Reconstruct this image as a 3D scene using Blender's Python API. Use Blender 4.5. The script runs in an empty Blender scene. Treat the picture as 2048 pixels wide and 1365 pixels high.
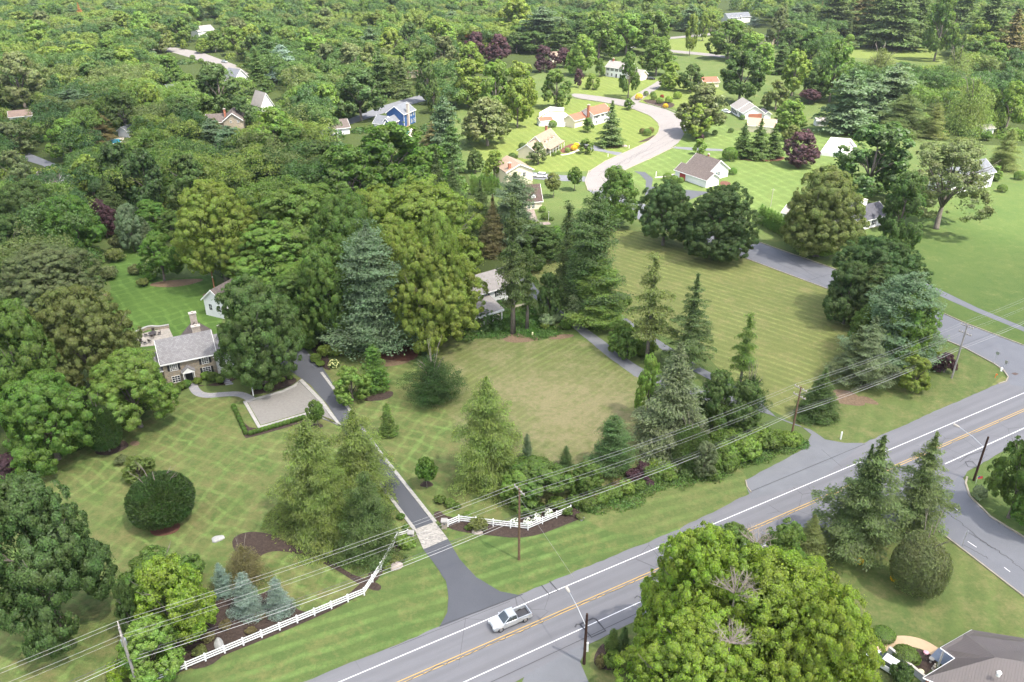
import bpy, bmesh, math, random
import numpy as np
from mathutils import Vector, Matrix
from mathutils.geometry import tessellate_polygon
R_ = math.radians
sc = bpy.context.scene
# ------------------------------------------------------------------ camera
F, PITCH, HC = 1593.0, R_(28.0), 80.0
cp, sp = math.cos(PITCH), math.sin(PITCH)
cam = bpy.data.cameras.new('camera'); camo = bpy.data.objects.new('camera', cam)
sc.collection.objects.link(camo); sc.camera = camo
camo.location = (0, 0, HC); camo.rotation_euler = (R_(90) - PITCH, 0, 0)
cam.sensor_width = 36; cam.lens = F / 2048 * 36; cam.clip_start = 1; cam.clip_end = 6000
# ------------------------------------------------------------------ light
SUN_EL, SUN_AZ = R_(62), R_(125)      # azimuth clockwise from +Y
S = Vector((math.sin(SUN_AZ) * math.cos(SUN_EL), math.cos(SUN_AZ) * math.cos(SUN_EL), math.sin(SUN_EL)))
w = bpy.data.worlds.new('World'); sc.world = w; w.use_nodes = True
nt = w.node_tree; bgn = nt.nodes['Background']
sky = nt.nodes.new('ShaderNodeTexSky'); sky.sky_type = 'NISHITA'; sky.sun_disc = False
sky.sun_elevation = SUN_EL; sky.sun_rotation = SUN_AZ; sky.air_density = 1.0; sky.dust_density = 3.0; sky.ozone_density = 1.0
nt.links.new(sky.outputs[0], bgn.inputs[0]); bgn.inputs[1].default_value = 0.12
sun = bpy.data.lights.new('sun', 'SUN'); sun.energy = 3.4; sun.angle = R_(0.6); sun.color = (1, 0.94, 0.84)
suno = bpy.data.objects.new('sun', sun); sc.collection.objects.link(suno)
suno.rotation_euler = S.to_track_quat('Z', 'Y').to_euler(); suno.location = (200, -200, 300)
vs = sc.view_settings; vs.view_transform = 'Standard'; vs.look = 'None'; vs.exposure = 1.7; vs.gamma = 1
cy = sc.cycles
cy.max_bounces = 6; cy.diffuse_bounces = 4; cy.glossy_bounces = 2; cy.transmission_bounces = 3; cy.transparent_max_bounces = 6
cy.use_adaptive_sampling = True; cy.adaptive_threshold = 0.02; cy.use_denoising = True
cy.caustics_reflective = False; cy.caustics_refractive = False
# ------------------------------------------------------------------ projection helpers
def ray(px, py):
    u, v = (px - 1024) / F, (682.5 - py) / F
    return Vector((u, cp + v * sp, -sp + v * cp))
def at(px, py, z=0.0):
    d = ray(px, py); t = (z - HC) / d.z
    return Vector((d.x * t, d.y * t, z))
def proj(P):
    y, z = P[1], P[2] - HC
    zc = y * cp - z * sp
    return 1024 + F * P[0] / zc, 682.5 - F * (y * sp + z * cp) / zc
def scl(px, py, z=0.0):
    P = at(px, py, z); return F / (P.y * cp - (P.z - HC) * sp)
# ------------------------------------------------------------------ materials
MATS = {}
def node_mat(name):
    m = bpy.data.materials.new(name); m.use_nodes = True; n = m.node_tree
    for x in list(n.nodes): n.nodes.remove(x)
    out = n.nodes.new('ShaderNodeOutputMaterial'); MATS[name] = m
    return m, n, out
class G:
    """small node-graph writer"""
    def __init__(s, n): s.n = n
    def N(s, t, **k):
        x = s.n.nodes.new('ShaderNode' + t)
        for a, b in k.items(): setattr(x, a, b)
        return x
    def L(s, a, b): s.n.links.new(a, b)
    def put(s, sock, v):
        if isinstance(v, bpy.types.NodeSocket): s.L(v, sock)
        else: sock.default_value = v
    def M(s, op, a, b=None, c=None, clamp=False):
        x = s.N('Math', operation=op); x.use_clamp = clamp; s.put(x.inputs[0], a)
        if b is not None: s.put(x.inputs[1], b)
        if c is not None: s.put(x.inputs[2], c)
        return x.outputs[0]
    def noise(s, vec, scale, detail=4, rough=.55, dist=0):
        x = s.N('TexNoise'); s.put(x.inputs['Vector'], vec); x.inputs['Scale'].default_value = scale
        x.inputs['Detail'].default_value = detail; x.inputs['Roughness'].default_value = rough; x.inputs['Distortion'].default_value = dist
        return x.outputs[0]
    def mix(s, f, a, b, mode='MIX'):
        x = s.N('Mix', data_type='RGBA', blend_type=mode); s.put(x.inputs[0], f)
        s.put(x.inputs[6], a if isinstance(a, bpy.types.NodeSocket) else c4(a)); s.put(x.inputs[7], b if isinstance(b, bpy.types.NodeSocket) else c4(b))
        return x.outputs[2]
    def rng(s, v, a, b, c=0., d=1.):
        x = s.N('MapRange'); s.put(x.inputs[0], v)
        for i, q in enumerate((a, b, c, d)): x.inputs[i + 1].default_value = q
        return x.outputs[0]
    def obj(s):
        return s.N('TexCoord').outputs['Object']
    def uv(s):
        return s.N('TexCoord').outputs['UV']
    def bsdf(s, out, col, rough=.8, spec=.3, bump=None, bstr=.3, bdist=.05, metal=0):
        b = s.N('BsdfPrincipled'); s.put(b.inputs['Base Color'], col if isinstance(col, bpy.types.NodeSocket) else c4(col))
        s.put(b.inputs['Roughness'], rough); b.inputs['Specular IOR Level'].default_value = spec; b.inputs['Metallic'].default_value = metal
        if bump is not None:
            k = s.N('Bump'); k.inputs['Strength'].default_value = bstr; k.inputs['Distance'].default_value = bdist
            s.L(bump, k.inputs['Height']); s.L(k.outputs[0], b.inputs['Normal'])
        s.L(b.outputs[0], out.inputs[0]); return b
def c4(c): return (c[0], c[1], c[2], 1.0)
def mul(c, k): return (c[0] * k, c[1] * k, c[2] * k)

def mat_plain(name, col, rough=.6, spec=.4, var=.12, scale=3., metal=0, bump=.0):
    if name in MATS: return MATS[name]
    m, n, out = node_mat(name); g = G(n); o = g.obj()
    f = g.noise(o, scale, 5, .6); c = g.mix(f, mul(col, 1 - var * 1.6), mul(col, 1 + var))
    g.bsdf(out, c, rough, spec, g.noise(o, scale * 8, 3) if bump else None, bump or .1, .02, metal); return m
def mat_lawn(name, c1, c2, dry=.2, drycol=(.22, .17, .075), stripes=(), cross=0., pts=(), sscale=.05, green=(.05, .11, .022)):
    m, n, out = node_mat(name); g = G(n); o = g.obj()
    nz = g.N('TexNoise'); nz.inputs['Scale'].default_value = .12; nz.inputs['Detail'].default_value = 3; g.L(o, nz.inputs['Vector'])
    sc_ = g.N('VectorMath', operation='MULTIPLY_ADD'); g.L(nz.outputs['Color'], sc_.inputs[0]); dv = 5. if len(stripes) > 1 else 1.3; sc_.inputs[1].default_value = (dv, dv, 0); g.L(o, sc_.inputs[2])
    vec = sc_.outputs[0]
    big = g.noise(o, sscale, 5, .6); mid = g.noise(o, sscale * 8, 5, .7); fine = g.noise(o, 2.4, 8, .8)
    f = g.rng(g.M('ADD', g.M('MULTIPLY', big, .55), g.M('MULTIPLY', mid, .45)), .36, .64)
    col = g.mix(f, c1, c2)
    st = None
    for ang, wd, amp in stripes:
        sx = g.N('SeparateXYZ'); g.L(vec, sx.inputs[0]); a = R_(ang)
        d = g.M('ADD', g.M('MULTIPLY', sx.outputs[0], math.cos(a) / wd), g.M('MULTIPLY', sx.outputs[1], math.sin(a) / wd))
        q = g.M('SINE', g.M('MULTIPLY', d, 2 * math.pi)); q = g.rng(q, -.1 if len(stripes) == 1 or wd > 4 else .45, .92)
        q = g.M('MULTIPLY', q, g.rng(g.noise(o, .5, 6, .8), .36, .62, .05, 1.2)); q = g.M('MULTIPLY', q, g.rng(g.noise(o, .09, 3, .6), .35, .6, .3, 1.15)); q = g.M('MULTIPLY', q, amp)
        st = q if st is None else g.M('ADD', st, q)
    if st is not None:
        col = g.mix(g.M('MULTIPLY', st, 1.0, clamp=True), col, mul((c1[0] * 1.8 + .03, c1[1] * 1.75 + .035, c1[2] * 1.7 + .012), 1.0))
    dm = g.rng(g.M('ADD', g.M('MULTIPLY', g.noise(o, .22, 6, .72), .6), g.M('MULTIPLY', g.noise(o, 1.1, 5, .7), .4)), .62 - dry * .35, .78 - dry * .2)
    for (px, py, r, s_) in pts:
        P = at(px, py); vm = g.N('VectorMath', operation='DISTANCE'); g.L(o, vm.inputs[0]); vm.inputs[1].default_value = P
        q = g.rng(g.M('ADD', vm.outputs['Value'], g.M('MULTIPLY', g.noise(o, .2, 4), r * .6)), r * 1.5, r * .25, 0, s_)
        dm = g.M('ADD', dm, g.M('MULTIPLY', g.M('MULTIPLY', q, g.rng(fine, .3, .6, .5, 1.1)), g.rng(mid, .36, .62, .25, 1.1)), clamp=True)
    col = g.mix(g.M('MULTIPLY', dm, .8, clamp=True), col, drycol)
    col = g.mix(g.rng(fine, .32, .66, 0, .75), col, g.mix(.5, col, mul(green, .6)))
    g.bsdf(out, col, .95, .1, fine, .5, .25); return m
def mat_asphalt(name, col, patch=.25, streak=None):
    m, n, out = node_mat(name); g = G(n); o = g.obj()
    f = g.noise(o, .25, 5, .65); c = g.mix(f, mul(col, 1 - patch), mul(col, 1 + patch * .8))
    if streak is not None:
        mp = g.N('Mapping'); g.L(o, mp.inputs[0]); mp.inputs['Rotation'].default_value = (0, 0, -streak); mp.inputs['Scale'].default_value = (.03, .55, 1)
        mp.vector_type = 'TEXTURE'; mp.inputs['Rotation'].default_value = (0, 0, streak); mp.inputs['Scale'].default_value = (30, 1.6, 1)
        c = g.mix(g.rng(g.noise(mp.outputs[0], 1, 4, .6), .3, .7, 0, .6), c, mul(col, .66))
        P0 = at(803, 1365); ca, sa = -math.sin(streak), math.cos(streak); so = g.N('SeparateXYZ'); g.L(o, so.inputs[0])
        dd = g.M('ABSOLUTE', g.M('ADD', g.M('MULTIPLY', g.M('SUBTRACT', so.outputs[0], P0.x), ca), g.M('MULTIPLY', g.M('SUBTRACT', so.outputs[1], P0.y), sa)))
        q = g.rng(g.M('COSINE', g.M('MULTIPLY', g.M('SUBTRACT', dd, 1.0), 2 * math.pi / 1.75)), -.3, 1, 0, .38); q = g.M('MULTIPLY', q, g.M('LESS_THAN', dd, 3.6)); q = g.M('MULTIPLY', q, g.rng(g.noise(o, .12, 3), .3, .7, .5, 1.2)); c = g.mix(q, c, mul(col, .6))
        v = g.N('TexVoronoi'); v.feature = 'DISTANCE_TO_EDGE'; g.L(o, v.inputs['Vector']); v.inputs['Scale'].default_value = .16; c = g.mix(g.M('MULTIPLY', g.M('LESS_THAN', v.outputs['Distance'], .006), g.rng(g.noise(o, .05, 2), .5, .55, 0, .6)), c, mul(col, .35))
    g2 = g.noise(o, 9, 4, .8); c = g.mix(g.rng(g2, .25, .75, 0, .45), c, mul(col, .72))
    g.bsdf(out, c, .85, .25, g2, .3, .02); return m
def mat_bed(name, col, col2):
    m, n, out = node_mat(name); g = G(n); o = g.obj()
    f = g.noise(o, 2.2, 7, .8); c = g.mix(g.rng(f, .35, .65), col, col2); g.bsdf(out, c, .95, .1, f, .8, .2); return m
def mat_siding(name, col, lap=.2, var=.08):
    if name in MATS: return MATS[name]
    m, n, out = node_mat(name); g = G(n); u = g.uv(); sx = g.N('SeparateXYZ'); g.L(u, sx.inputs[0])
    fr = g.M('FRACT', g.M('MULTIPLY', sx.outputs[1], 1 / lap))
    c = g.mix(g.noise(g.obj(), .7, 5, .6), mul(col, 1 - var * 1.5), mul(col, 1 + var)); c = g.mix(g.M('MULTIPLY', g.M('LESS_THAN', fr, .16), .35), c, mul(col, .55))
    g.bsdf(out, c, .6, .35, fr, .3, .02); return m
def mat_shingle(name, col, col2, w=.9, h=.32, mortar=.35, blotch=.3):
    if name in MATS: return MATS[name]
    m, n, out = node_mat(name); g = G(n); u = g.uv(); b = g.N('TexBrick'); g.L(u, b.inputs['Vector'])
    b.inputs['Color1'].default_value = c4(col); b.inputs['Color2'].default_value = c4(col2); b.inputs['Mortar'].default_value = c4(mul(col, mortar))
    b.inputs['Scale'].default_value = 1; b.inputs['Mortar Size'].default_value = .02; b.inputs['Brick Width'].default_value = w; b.inputs['Row Height'].default_value = h; b.inputs['Bias'].default_value = 0
    c = g.mix(g.rng(g.noise(g.obj(), .5, 6, .7), .3, .7, 0, blotch * 2), b.outputs[0], mul(col, .6))
    g.bsdf(out, c, .85, .2, b.outputs['Fac'], .4, .03); return m
def mat_stone(name, cols, scale=3.2):
    m, n, out = node_mat(name); g = G(n); u = g.uv(); mp = g.N('Mapping'); g.L(u, mp.inputs[0]); mp.inputs['Scale'].default_value = (1, 1.9, 1)
    v = g.N('TexVoronoi'); g.L(mp.outputs[0], v.inputs['Vector']); v.inputs['Scale'].default_value = scale; v.inputs['Randomness'].default_value = .8
    r = g.N('ValToRGB'); sx = g.N('SeparateXYZ'); g.L(v.outputs['Color'], sx.inputs[0]); g.L(sx.outputs[0], r.inputs[0])
    e = r.color_ramp.elements; e[0].color = c4(cols[0]); e[1].color = c4(cols[-1])
    for i, c in enumerate(cols[1:-1]): x = e.new((i + 1) / (len(cols) - 1)); x.color = c4(c)
    v2 = g.N('TexVoronoi'); v2.feature = 'DISTANCE_TO_EDGE'; g.L(mp.outputs[0], v2.inputs['Vector']); v2.inputs['Scale'].default_value = scale; v2.inputs['Randomness'].default_value = .8
    c = g.mix(g.M('LESS_THAN', v2.outputs['Distance'], .05), r.outputs[0], mul(cols[-1], .9)); g.bsdf(out, c, .9, .2, v2.outputs['Distance'], .5, .05); return m
def mat_foliage(name='foliage', mixed=False):
    m, n, out = node_mat(name); g = G(n); oi = g.N('ObjectInfo'); geo = g.N('NewGeometry'); o = g.obj()
    hv = g.N('HueSaturation'); 
    if mixed:
        r = g.N('ValToRGB'); r.color_ramp.interpolation = 'CONSTANT'; v = g.N('TexVoronoi'); g.L(o, v.inputs['Vector']); v.inputs['Scale'].default_value = .05; sx = g.N('SeparateXYZ'); g.L(v.outputs['Color'], sx.inputs[0]); g.L(sx.outputs[0], r.inputs[0])
        e = r.color_ramp.elements; cs = [(.085, .155, .045), (.15, .235, .055), (.20, .265, .062), (.11, .185, .055), (.15, .195, .065), (.075, .14, .05)]
        e[0].color = c4(cs[0]); e[1].position = .17; e[1].color = c4(cs[1])
        for i in (2, 3, 4, 5): x = e.new(i / 6); x.color = c4(cs[i])
        g.L(r.outputs[0], hv.inputs['Color'])
    else: g.L(oi.outputs['Color'], hv.inputs['Color'])
    rnd = geo.outputs['Random Per Island']
    big = g.noise(o, .38, 3, .6)
    g.L(g.rng(big, .3, .7, .478, .515), hv.inputs['Hue']); g.L(g.rng(rnd, 0, 1, .85, 1.1), hv.inputs['Saturation'])
    g.L(g.M('MULTIPLY', g.rng(rnd, 0, 1, .86 if mixed else .74, 1.14 if mixed else 1.26), g.rng(big, .3, .7, .82, 1.2)), hv.inputs['Value'])
    d = g.N('BsdfDiffuse'); t = g.N('BsdfTranslucent'); gl = g.N('BsdfGlossy'); gl.inputs['Roughness'].default_value = .45; gl.inputs['Color'].default_value = (1, 1, 1, 1)
    g.L(hv.outputs[0], d.inputs[0]); tc = g.mix(.5, hv.outputs[0], g.mix(1., hv.outputs[0], (1.25, 1.5, .6), 'MULTIPLY')); g.L(tc, t.inputs[0])
    m1 = g.N('MixShader'); m1.inputs[0].default_value = .44; g.L(d.outputs[0], m1.inputs[1]); g.L(t.outputs[0], m1.inputs[2])
    m2 = g.N('MixShader'); m2.inputs[0].default_value = .012; g.L(m1.outputs[0], m2.inputs[1]); g.L(gl.outputs[0], m2.inputs[2]); g.L(m2.outputs[0], out.inputs[0]); return m
FOL = mat_foliage(); FOLMIX = mat_foliage('foliage_mixed', True)
M_bark = mat_plain('bark', (.19, .165, .14), .95, .1, .35, 4, bump=.6)
M_twig = mat_plain('dead_twig', (.30, .26, .22), .95, .1, .2, 4)
M_white = mat_plain('white_paint', (.78, .78, .76), .5, .4, .05, 1)
M_glass = mat_plain('window_glass', (.03, .035, .045), .08, .8, .3, .6)
M_blackp = mat_plain('black_paint', (.02, .02, .025), .5, .4)
M_conc = mat_plain('concrete', (.42, .39, .34), .9, .2, .15, .8)
M_steel = mat_plain('galvanised_metal', (.45, .46, .47), .4, .5, .08, 5, metal=.6)
# ------------------------------------------------------------------ mesh builder
class MB:
    def __init__(s): s.v = []; s.f = []
    def face(s, pts):
        i = len(s.v); s.v += [tuple(p) for p in pts]; s.f.append(tuple(range(i, i + len(pts)))); return s
    def prism(s, bot, top):
        """bot, top: matching rings (counter-clockwise seen from the top)"""
        i = len(s.v); n = len(bot); s.v += [tuple(p) for p in bot] + [tuple(p) for p in top]
        s.f.append(tuple(i + k for k in reversed(range(n)))); s.f.append(tuple(i + n + k for k in range(n)))
        for k in range(n): q = (k + 1) % n; s.f.append((i + k, i + q, i + n + q, i + n + k))
        return s
    def box(s, x0, x1, y0, y1, z0, z1, M=None):
        b = [(x0, y0, z0), (x1, y0, z0), (x1, y1, z0), (x0, y1, z0)]; t = [(x, y, z1) for x, y, _ in b]
        if M is not None: b = [M @ Vector(p) for p in b]; t = [M @ Vector(p) for p in t]
        return s.prism(b, t)
    def tube(s, pts, r, n=6, cap=True):
        pts = [Vector(p) for p in pts]; rr = r if isinstance(r, (list, tuple)) else [r] * len(pts); i = len(s.v)
        for k, p in enumerate(pts):
            d = (pts[min(k + 1, len(pts) - 1)] - pts[max(k - 1, 0)]).normalized()
            a = d.cross(Vector((0, 0, 1))); a = a.normalized() if a.length > 1e-3 else Vector((1, 0, 0)); b = d.cross(a)
            for j in range(n):
                t = 2 * math.pi * j / n; s.v.append(tuple(p + (a * math.cos(t) + b * math.sin(t)) * rr[k]))
        for k in range(len(pts) - 1):
            for j in range(n):
                q = (j + 1) % n; s.f.append((i + k * n + j, i + k * n + q, i + (k + 1) * n + q, i + (k + 1) * n + j))
        if cap: s.f.append(tuple(i + j for j in reversed(range(n)))); s.f.append(tuple(i + (len(pts) - 1) * n + j for j in range(n)))
        return s
    def lathe(s, prof, n=12, c=(0, 0, 0)):
        i = len(s.v)
        for r, z in prof:
            for j in range(n): t = 2 * math.pi * j / n; s.v.append((c[0] + r * math.cos(t), c[1] + r * math.sin(t), c[2] + z))
        for k in range(len(prof) - 1):
            for j in range(n): q = (j + 1) % n; s.f.append((i + k * n + j, i + k * n + q, i + (k + 1) * n + q, i + (k + 1) * n + j))
        s.f.append(tuple(i + j for j in reversed(range(n)))); s.f.append(tuple(i + (len(prof) - 1) * n + j for j in range(n))); return s
    def mesh(s, name, mat, smooth=False, uv=True):
        me = bpy.data.meshes.new(name); me.from_pydata(s.v, [], s.f); me.validate(); me.materials.append(mat)
        if uv:
            l = me.uv_layers.new(name='UVMap')
            for p in me.polygons:
                n = p.normal; t = Vector((0, 0, 1)).cross(n)
                t = t.normalized() if t.length > .02 else Vector((1, 0, 0)); b = n.cross(t)
                for li in p.loop_indices:
                    c = me.vertices[me.loops[li].vertex_index].co; l.data[li].uv = (c.dot(t), c.dot(b))
        if smooth:
            for p in me.polygons: p.use_smooth = True
        return me
    def build(s, name, mat, parent=None, loc=None, rz=None, smooth=False):
        return link(name, s.mesh(name, mat, smooth), parent, loc, rz)
def link(name, me, parent=None, loc=None, rz=None):
    o = bpy.data.objects.new(name, me); sc.collection.objects.link(o)
    if parent: o.parent = parent
    if loc is not None: o.location = loc
    if rz is not None: o.rotation_euler = (0, 0, rz)
    return o
def tag(o, label=None, cat=None, group=None, kind=None):
    if label: o['label'] = label
    if cat: o['category'] = cat
    if group: o['group'] = group
    if kind: o['kind'] = kind
    return o
def empty(name, label, cat, loc=(0, 0, 0), rz=0, group=None):
    o = bpy.data.objects.new(name, None); sc.collection.objects.link(o); o.location = loc; o.rotation_euler = (0, 0, rz)
    o.empty_display_size = .5
    return tag(o, label, cat, group)
# ------------------------------------------------------------------ flat ground pieces
def smooth_pts(P, it=2, closed=True):
    for _ in range(it):
        Q = []
        n = len(P)
        for i in range(n if closed else n - 1):
            a, b = P[i], P[(i + 1) % n]; Q += [a * .75 + b * .25, a * .25 + b * .75]
        if not closed: Q = [P[0]] + Q + [P[-1]]
        P = Q
    return P
def sheet(name, pxs, mat, z=.02, smooth=0, kind='structure', rough=0.):
    P = [at(x, y) for x, y in pxs]
    if smooth: P = smooth_pts(P, smooth)
    if rough:
        rr = random.Random(len(P)); Q = []
        for i in range(len(P)):
            A, B = P[i], P[(i + 1) % len(P)]; n_ = min(120, max(1, int((B - A).length / 1.1)))
            for k in range(n_): q = A.lerp(B, k / n_); Q.append(q + Vector((rr.uniform(-rough, rough), rr.uniform(-rough, rough), 0)) if k else q)
        P = Q
    P = [Vector((p.x, p.y, z)) for p in P]
    tris = tessellate_polygon([P]); mb = MB(); mb.v = [tuple(p) for p in P]
    for t in tris:
        a, b, c = (P[i] for i in t); mb.f.append(tuple(t) if (b - a).cross(c - a).z > 0 else tuple(reversed(t)))
    o = mb.build(name, mat)
    return tag(o, kind=kind)
def ribbon_mb(P, width, z0, z1, closed=False, mb=None):
    mb = mb or MB(); n = len(P); L, R = [], []
    for i in range(n):
        a = P[(i - 1) % n] if closed or i else P[0]; b = P[(i + 1) % n] if closed or i < n - 1 else P[-1]
        d = (b - a); d = Vector((d.x, d.y, 0)).normalized(); q = Vector((-d.y, d.x, 0)) * width / 2
        L.append(P[i] + q); R.append(P[i] - q)
    for i in range(n if closed else n - 1):
        j = (i + 1) % n; ring = [R[i], R[j], L[j], L[i]]
        if z1 - z0 < .002: mb.face([(p.x, p.y, z1) for p in ring])
        else: mb.prism([(p.x, p.y, z0) for p in ring], [(p.x, p.y, z1) for p in ring])
    return mb
def strip(name, pxs, width, mat, z=.05, z0=None, smooth=0, kind='structure'):
    P = [at(x, y) for x, y in pxs]
    if smooth: P = smooth_pts(P, smooth, False)
    z0 = z if z0 is None else z0
    return tag(ribbon_mb(P, width, z0, z).build(name, mat), kind=kind)
# ================================================================== GROUND
GA, GB = (.08, .12, .036), (.12, .145, .052)
M_base = mat_lawn('grass_base', GA, GB, .25, sscale=.02)
mb = MB(); xs = [-3000, -1500, -700, 0, 700, 1500, 3000]
mb.face([(-3000, -300, 0), (3000, -300, 0), (3000, 4500, 0), (-3000, 4500, 0)])
tag(mb.build('ground', M_base), kind='structure')
M_front = mat_lawn('lawn_cross', (.07, .112, .032), (.105, .132, .043), .55, (.21, .165, .08), ((63, 2.6, .75), (-18, 2.9, .75)))
M_verge = mat_lawn('lawn_verge', (.07, .115, .034), (.11, .14, .046), .35, (.22, .19, .08), ((112, 2.2, .7),))
M_verge2 = mat_lawn('lawn_verge_dry', (.085, .122, .038), (.125, .142, .05), .42, (.22, .19, .085), ((112, 2.4, .4),))
M_center = mat_lawn('lawn_center', (.09, .115, .038), (.13, .135, .05), .45, (.24, .20, .115), ((-42, 1.6, .5),),
                    pts=((1120, 790, 13, .9), (1180, 860, 13, .9), (1030, 780, 9, .6), (1100, 880, 8, .5), (1220, 790, 9, .5), (1000, 715, 7, .3)))
M_field = mat_lawn('lawn_field', (.12, .14, .047), (.16, .165, .06), .35, (.25, .21, .1), ((48, 2.1, .6),),
                   pts=((1510, 541, 2.2, 1.), (1610, 580, 2.2, 1.)))
M_far = mat_lawn('lawn_far_right', (.075, .12, .035), (.11, .145, .045), .25, (.2, .2, .08), ())
M_garden = mat_lawn('lawn_garden', (.06, .11, .025), (.08, .135, .03), .12, (.2, .19, .08), ((38, 2.9, .42), (-55, 3.1, .35)))
M_lit = mat_lawn('lawn_back', (.125, .16, .042), (.155, .185, .05), .25, (.25, .24, .09), ((20, 3.4, .3),))
M_lit2 = mat_lawn('lawn_back_diagonal', (.095, .14, .042), (.125, .16, .05), .15, (.2, .22, .09), ((20, 4.2, .4), (-52, 5., .25)))
M_corner = mat_lawn('lawn_corner', (.085, .12, .038), (.125, .145, .05), .4, (.25, .2, .1), ((150, 3.5, .2),))
Z1, Z2, Z3, Z4 = .03, .06, .09, .12
sheet('front_lawn', [(-400, 1000), (150, 905), (270, 850), (330, 790), (520, 790), (600, 755), (640, 770), (740, 900), (830, 1070), (775, 1120), (730, 1195), (330, 1362), (-100, 1540), (-700, 1400)], M_front, Z1)
sheet('lawn_beside_driveway', [(640, 740), (700, 690), (900, 660), (960, 760), (930, 900), (1010, 1040), (890, 1055), (770, 900)], M_front, Z1)
sheet('center_lawn', [(860, 690), (930, 655), (1050, 690), (1150, 665), (1290, 750), (1330, 860), (1290, 960), (1180, 1000), (1020, 1030), (930, 900), (880, 800)], M_center, Z1 + .01, 2)
sheet('road_verge', [(895, 1055), (1056, 1066), (1145, 1030), (1500, 960), (1520, 1000), (1345, 1070), (1039, 1200), (880, 1130)], M_verge, Z1 + .005)
sheet('dry_road_verge', [(1145, 1028), (1230, 1000), (1330, 960), (1460, 925), (1500, 958), (1490, 1000), (1346, 1062), (1240, 1075)], M_verge2, Z1 + .012, 1)
sheet('verge_below_fence', [(-200, 1600), (330, 1362), (730, 1196), (800, 1090), (850, 1095), (900, 1180), (880, 1262), (600, 1375), (300, 1600)], M_verge, Z1 + .006)
sheet('mown_field', [(1060, 520), (1230, 455), (1490, 505), (1660, 580), (1790, 650), (1850, 680), (2020, 760), (1730, 895), (1660, 880), (1500, 800), (1400, 700), (1240, 640), (1060, 560)], M_field, Z1)
sheet('corner_lawn', [(1560, 830), (1700, 740), (1860, 680), (1990, 730), (2010, 760), (1860, 835), (1725, 893), (1650, 880)], M_corner, Z1 + .01, 1)
sheet('open_lawn', [(1690, 470), (1750, 440), (1900, 400), (2048, 370), (2400, 360), (2500, 900), (2048, 700), (1860, 610), (1700, 540)], M_far, Z1)
sheet('garden_lawn', [(190, 620), (260, 530), (330, 560), (430, 550), (445, 640), (440, 690), (260, 700)], M_garden, Z1)
sheet('lawn_behind_house', [(230, 600), (210, 540), (250, 480), (190, 440), (210, 430), (280, 480), (290, 560)], M_garden, Z1 + .01, 1)
sheet('corner_house_lawn', [(1480, 1120), (1850, 1045), (2048, 1185), (2400, 1400), (2300, 1700), (1200, 1700), (1180, 1400), (1180, 1310), (1245, 1255)], M_corner, Z1)
sheet('lawn_past_side_street', [(1932, 985), (1932, 950), (2007, 903), (2300, 760), (2600, 1000), (2300, 1250), (2048, 1078)], M_far, Z1 + .01)
sheet('curved_street_lawn', [(1090, 190), (1200, 205), (1258, 215), (1300, 231), (1319, 250), (1316, 268), (1293, 285), (1258, 301), (1211, 322), (1178, 343), (1090, 345), (960, 320), (930, 270), (1010, 240)], M_lit, Z1)
sheet('lawn_right_of_curve', [(1352, 292), (1390, 235), (1440, 245), (1470, 262), (1560, 262), (1700, 240), (1760, 290), (1660, 345), (1620, 350), (1590, 400), (1560, 440), (1480, 470), (1320, 400), (1240, 350), (1258, 336), (1305, 315)], M_lit2, Z1)
sheet('colonial_lawn', [(1130, 186), (1170, 150), (1300, 158), (1400, 160), (1450, 185), (1400, 225), (1293, 207), (1246, 198)], M_lit, Z1 + .01)
sheet('far_bright_lawn', [(1330, 105), (1330, 80), (1450, 72), (1450, 108)], M_lit, Z1)
sheet('far_bright_meadow', [(1690, 90), (1760, 80), (1900, 110), (1880, 128), (1760, 120), (1700, 115)], M_lit, Z1)
M_floor = mat_bed('forest_floor', (.035, .045, .018), (.06, .085, .022))
sheet('forest_floor', [(-700, 760), (-900, 60), (-900, -60), (2700, -60), (2700, 60), (1900, 100), (1700, 85), (1300, 75), (1150, 120), (900, 215), (890, 300), (960, 380), (1000, 500), (1010, 560), (960, 640), (860, 690), (690, 700), (600, 680), (560, 600), (450, 560), (280, 470), (150, 480), (120, 600), (240, 680), (330, 790), (200, 900), (-300, 960)], M_floor, Z1 - .012)
sheet('forest_floor_right', [(1700, 140), (1900, 130), (2300, 140), (2400, 300), (1950, 290), (1760, 270), (1700, 240)], M_floor, Z1 - .012)
# ------------------------------------------------------------------ roads
yaw_road = (at(1500, 1060) - at(1038, 1262)); yaw_road = math.atan2(yaw_road.y, yaw_road.x)
A_main = mat_asphalt('asphalt_main', (.165, .165, .175), .12, yaw_road)
A_side = mat_asphalt('asphalt_side', (.145, .15, .165), .2)
A_drive = mat_asphalt('asphalt_drive', (.08, .084, .095), .12)
A_old = mat_asphalt('asphalt_old', (.15, .155, .165), .25)
A_pale = mat_asphalt('asphalt_pale', (.21, .195, .185), .2)  # paler, pinkish asphalt of the back streets, a different surface
P_white = mat_plain('road_white', (.72, .72, .72), .7, .2, .2, 4)
P_yellow = mat_plain('road_yellow', (.50, .33, .09), .7, .2, .2, 4)
P_tar = mat_plain('tar', (.05, .05, .055), .6, .3, .2, 3)
sheet('main_road', [(200, 1530), (680, 1335), (780, 1296), (885, 1252), (1039, 1190), (1346, 1064), (1392, 1042), (1502, 987), (1724, 889), (1860, 828), (1997, 768), (2048, 745), (2500, 540), (2600, 640), (2048, 884), (2007, 903), (1934, 944), (1860, 1047), (1570, 1095), (1244, 1256), (1134, 1312), (960, 1400), (700, 1545)], A_main, Z2, rough=.13)
def side(name, pts, mat, z, smooth=1): return sheet(name, pts, mat, z, smooth, rough=.05)
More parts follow.
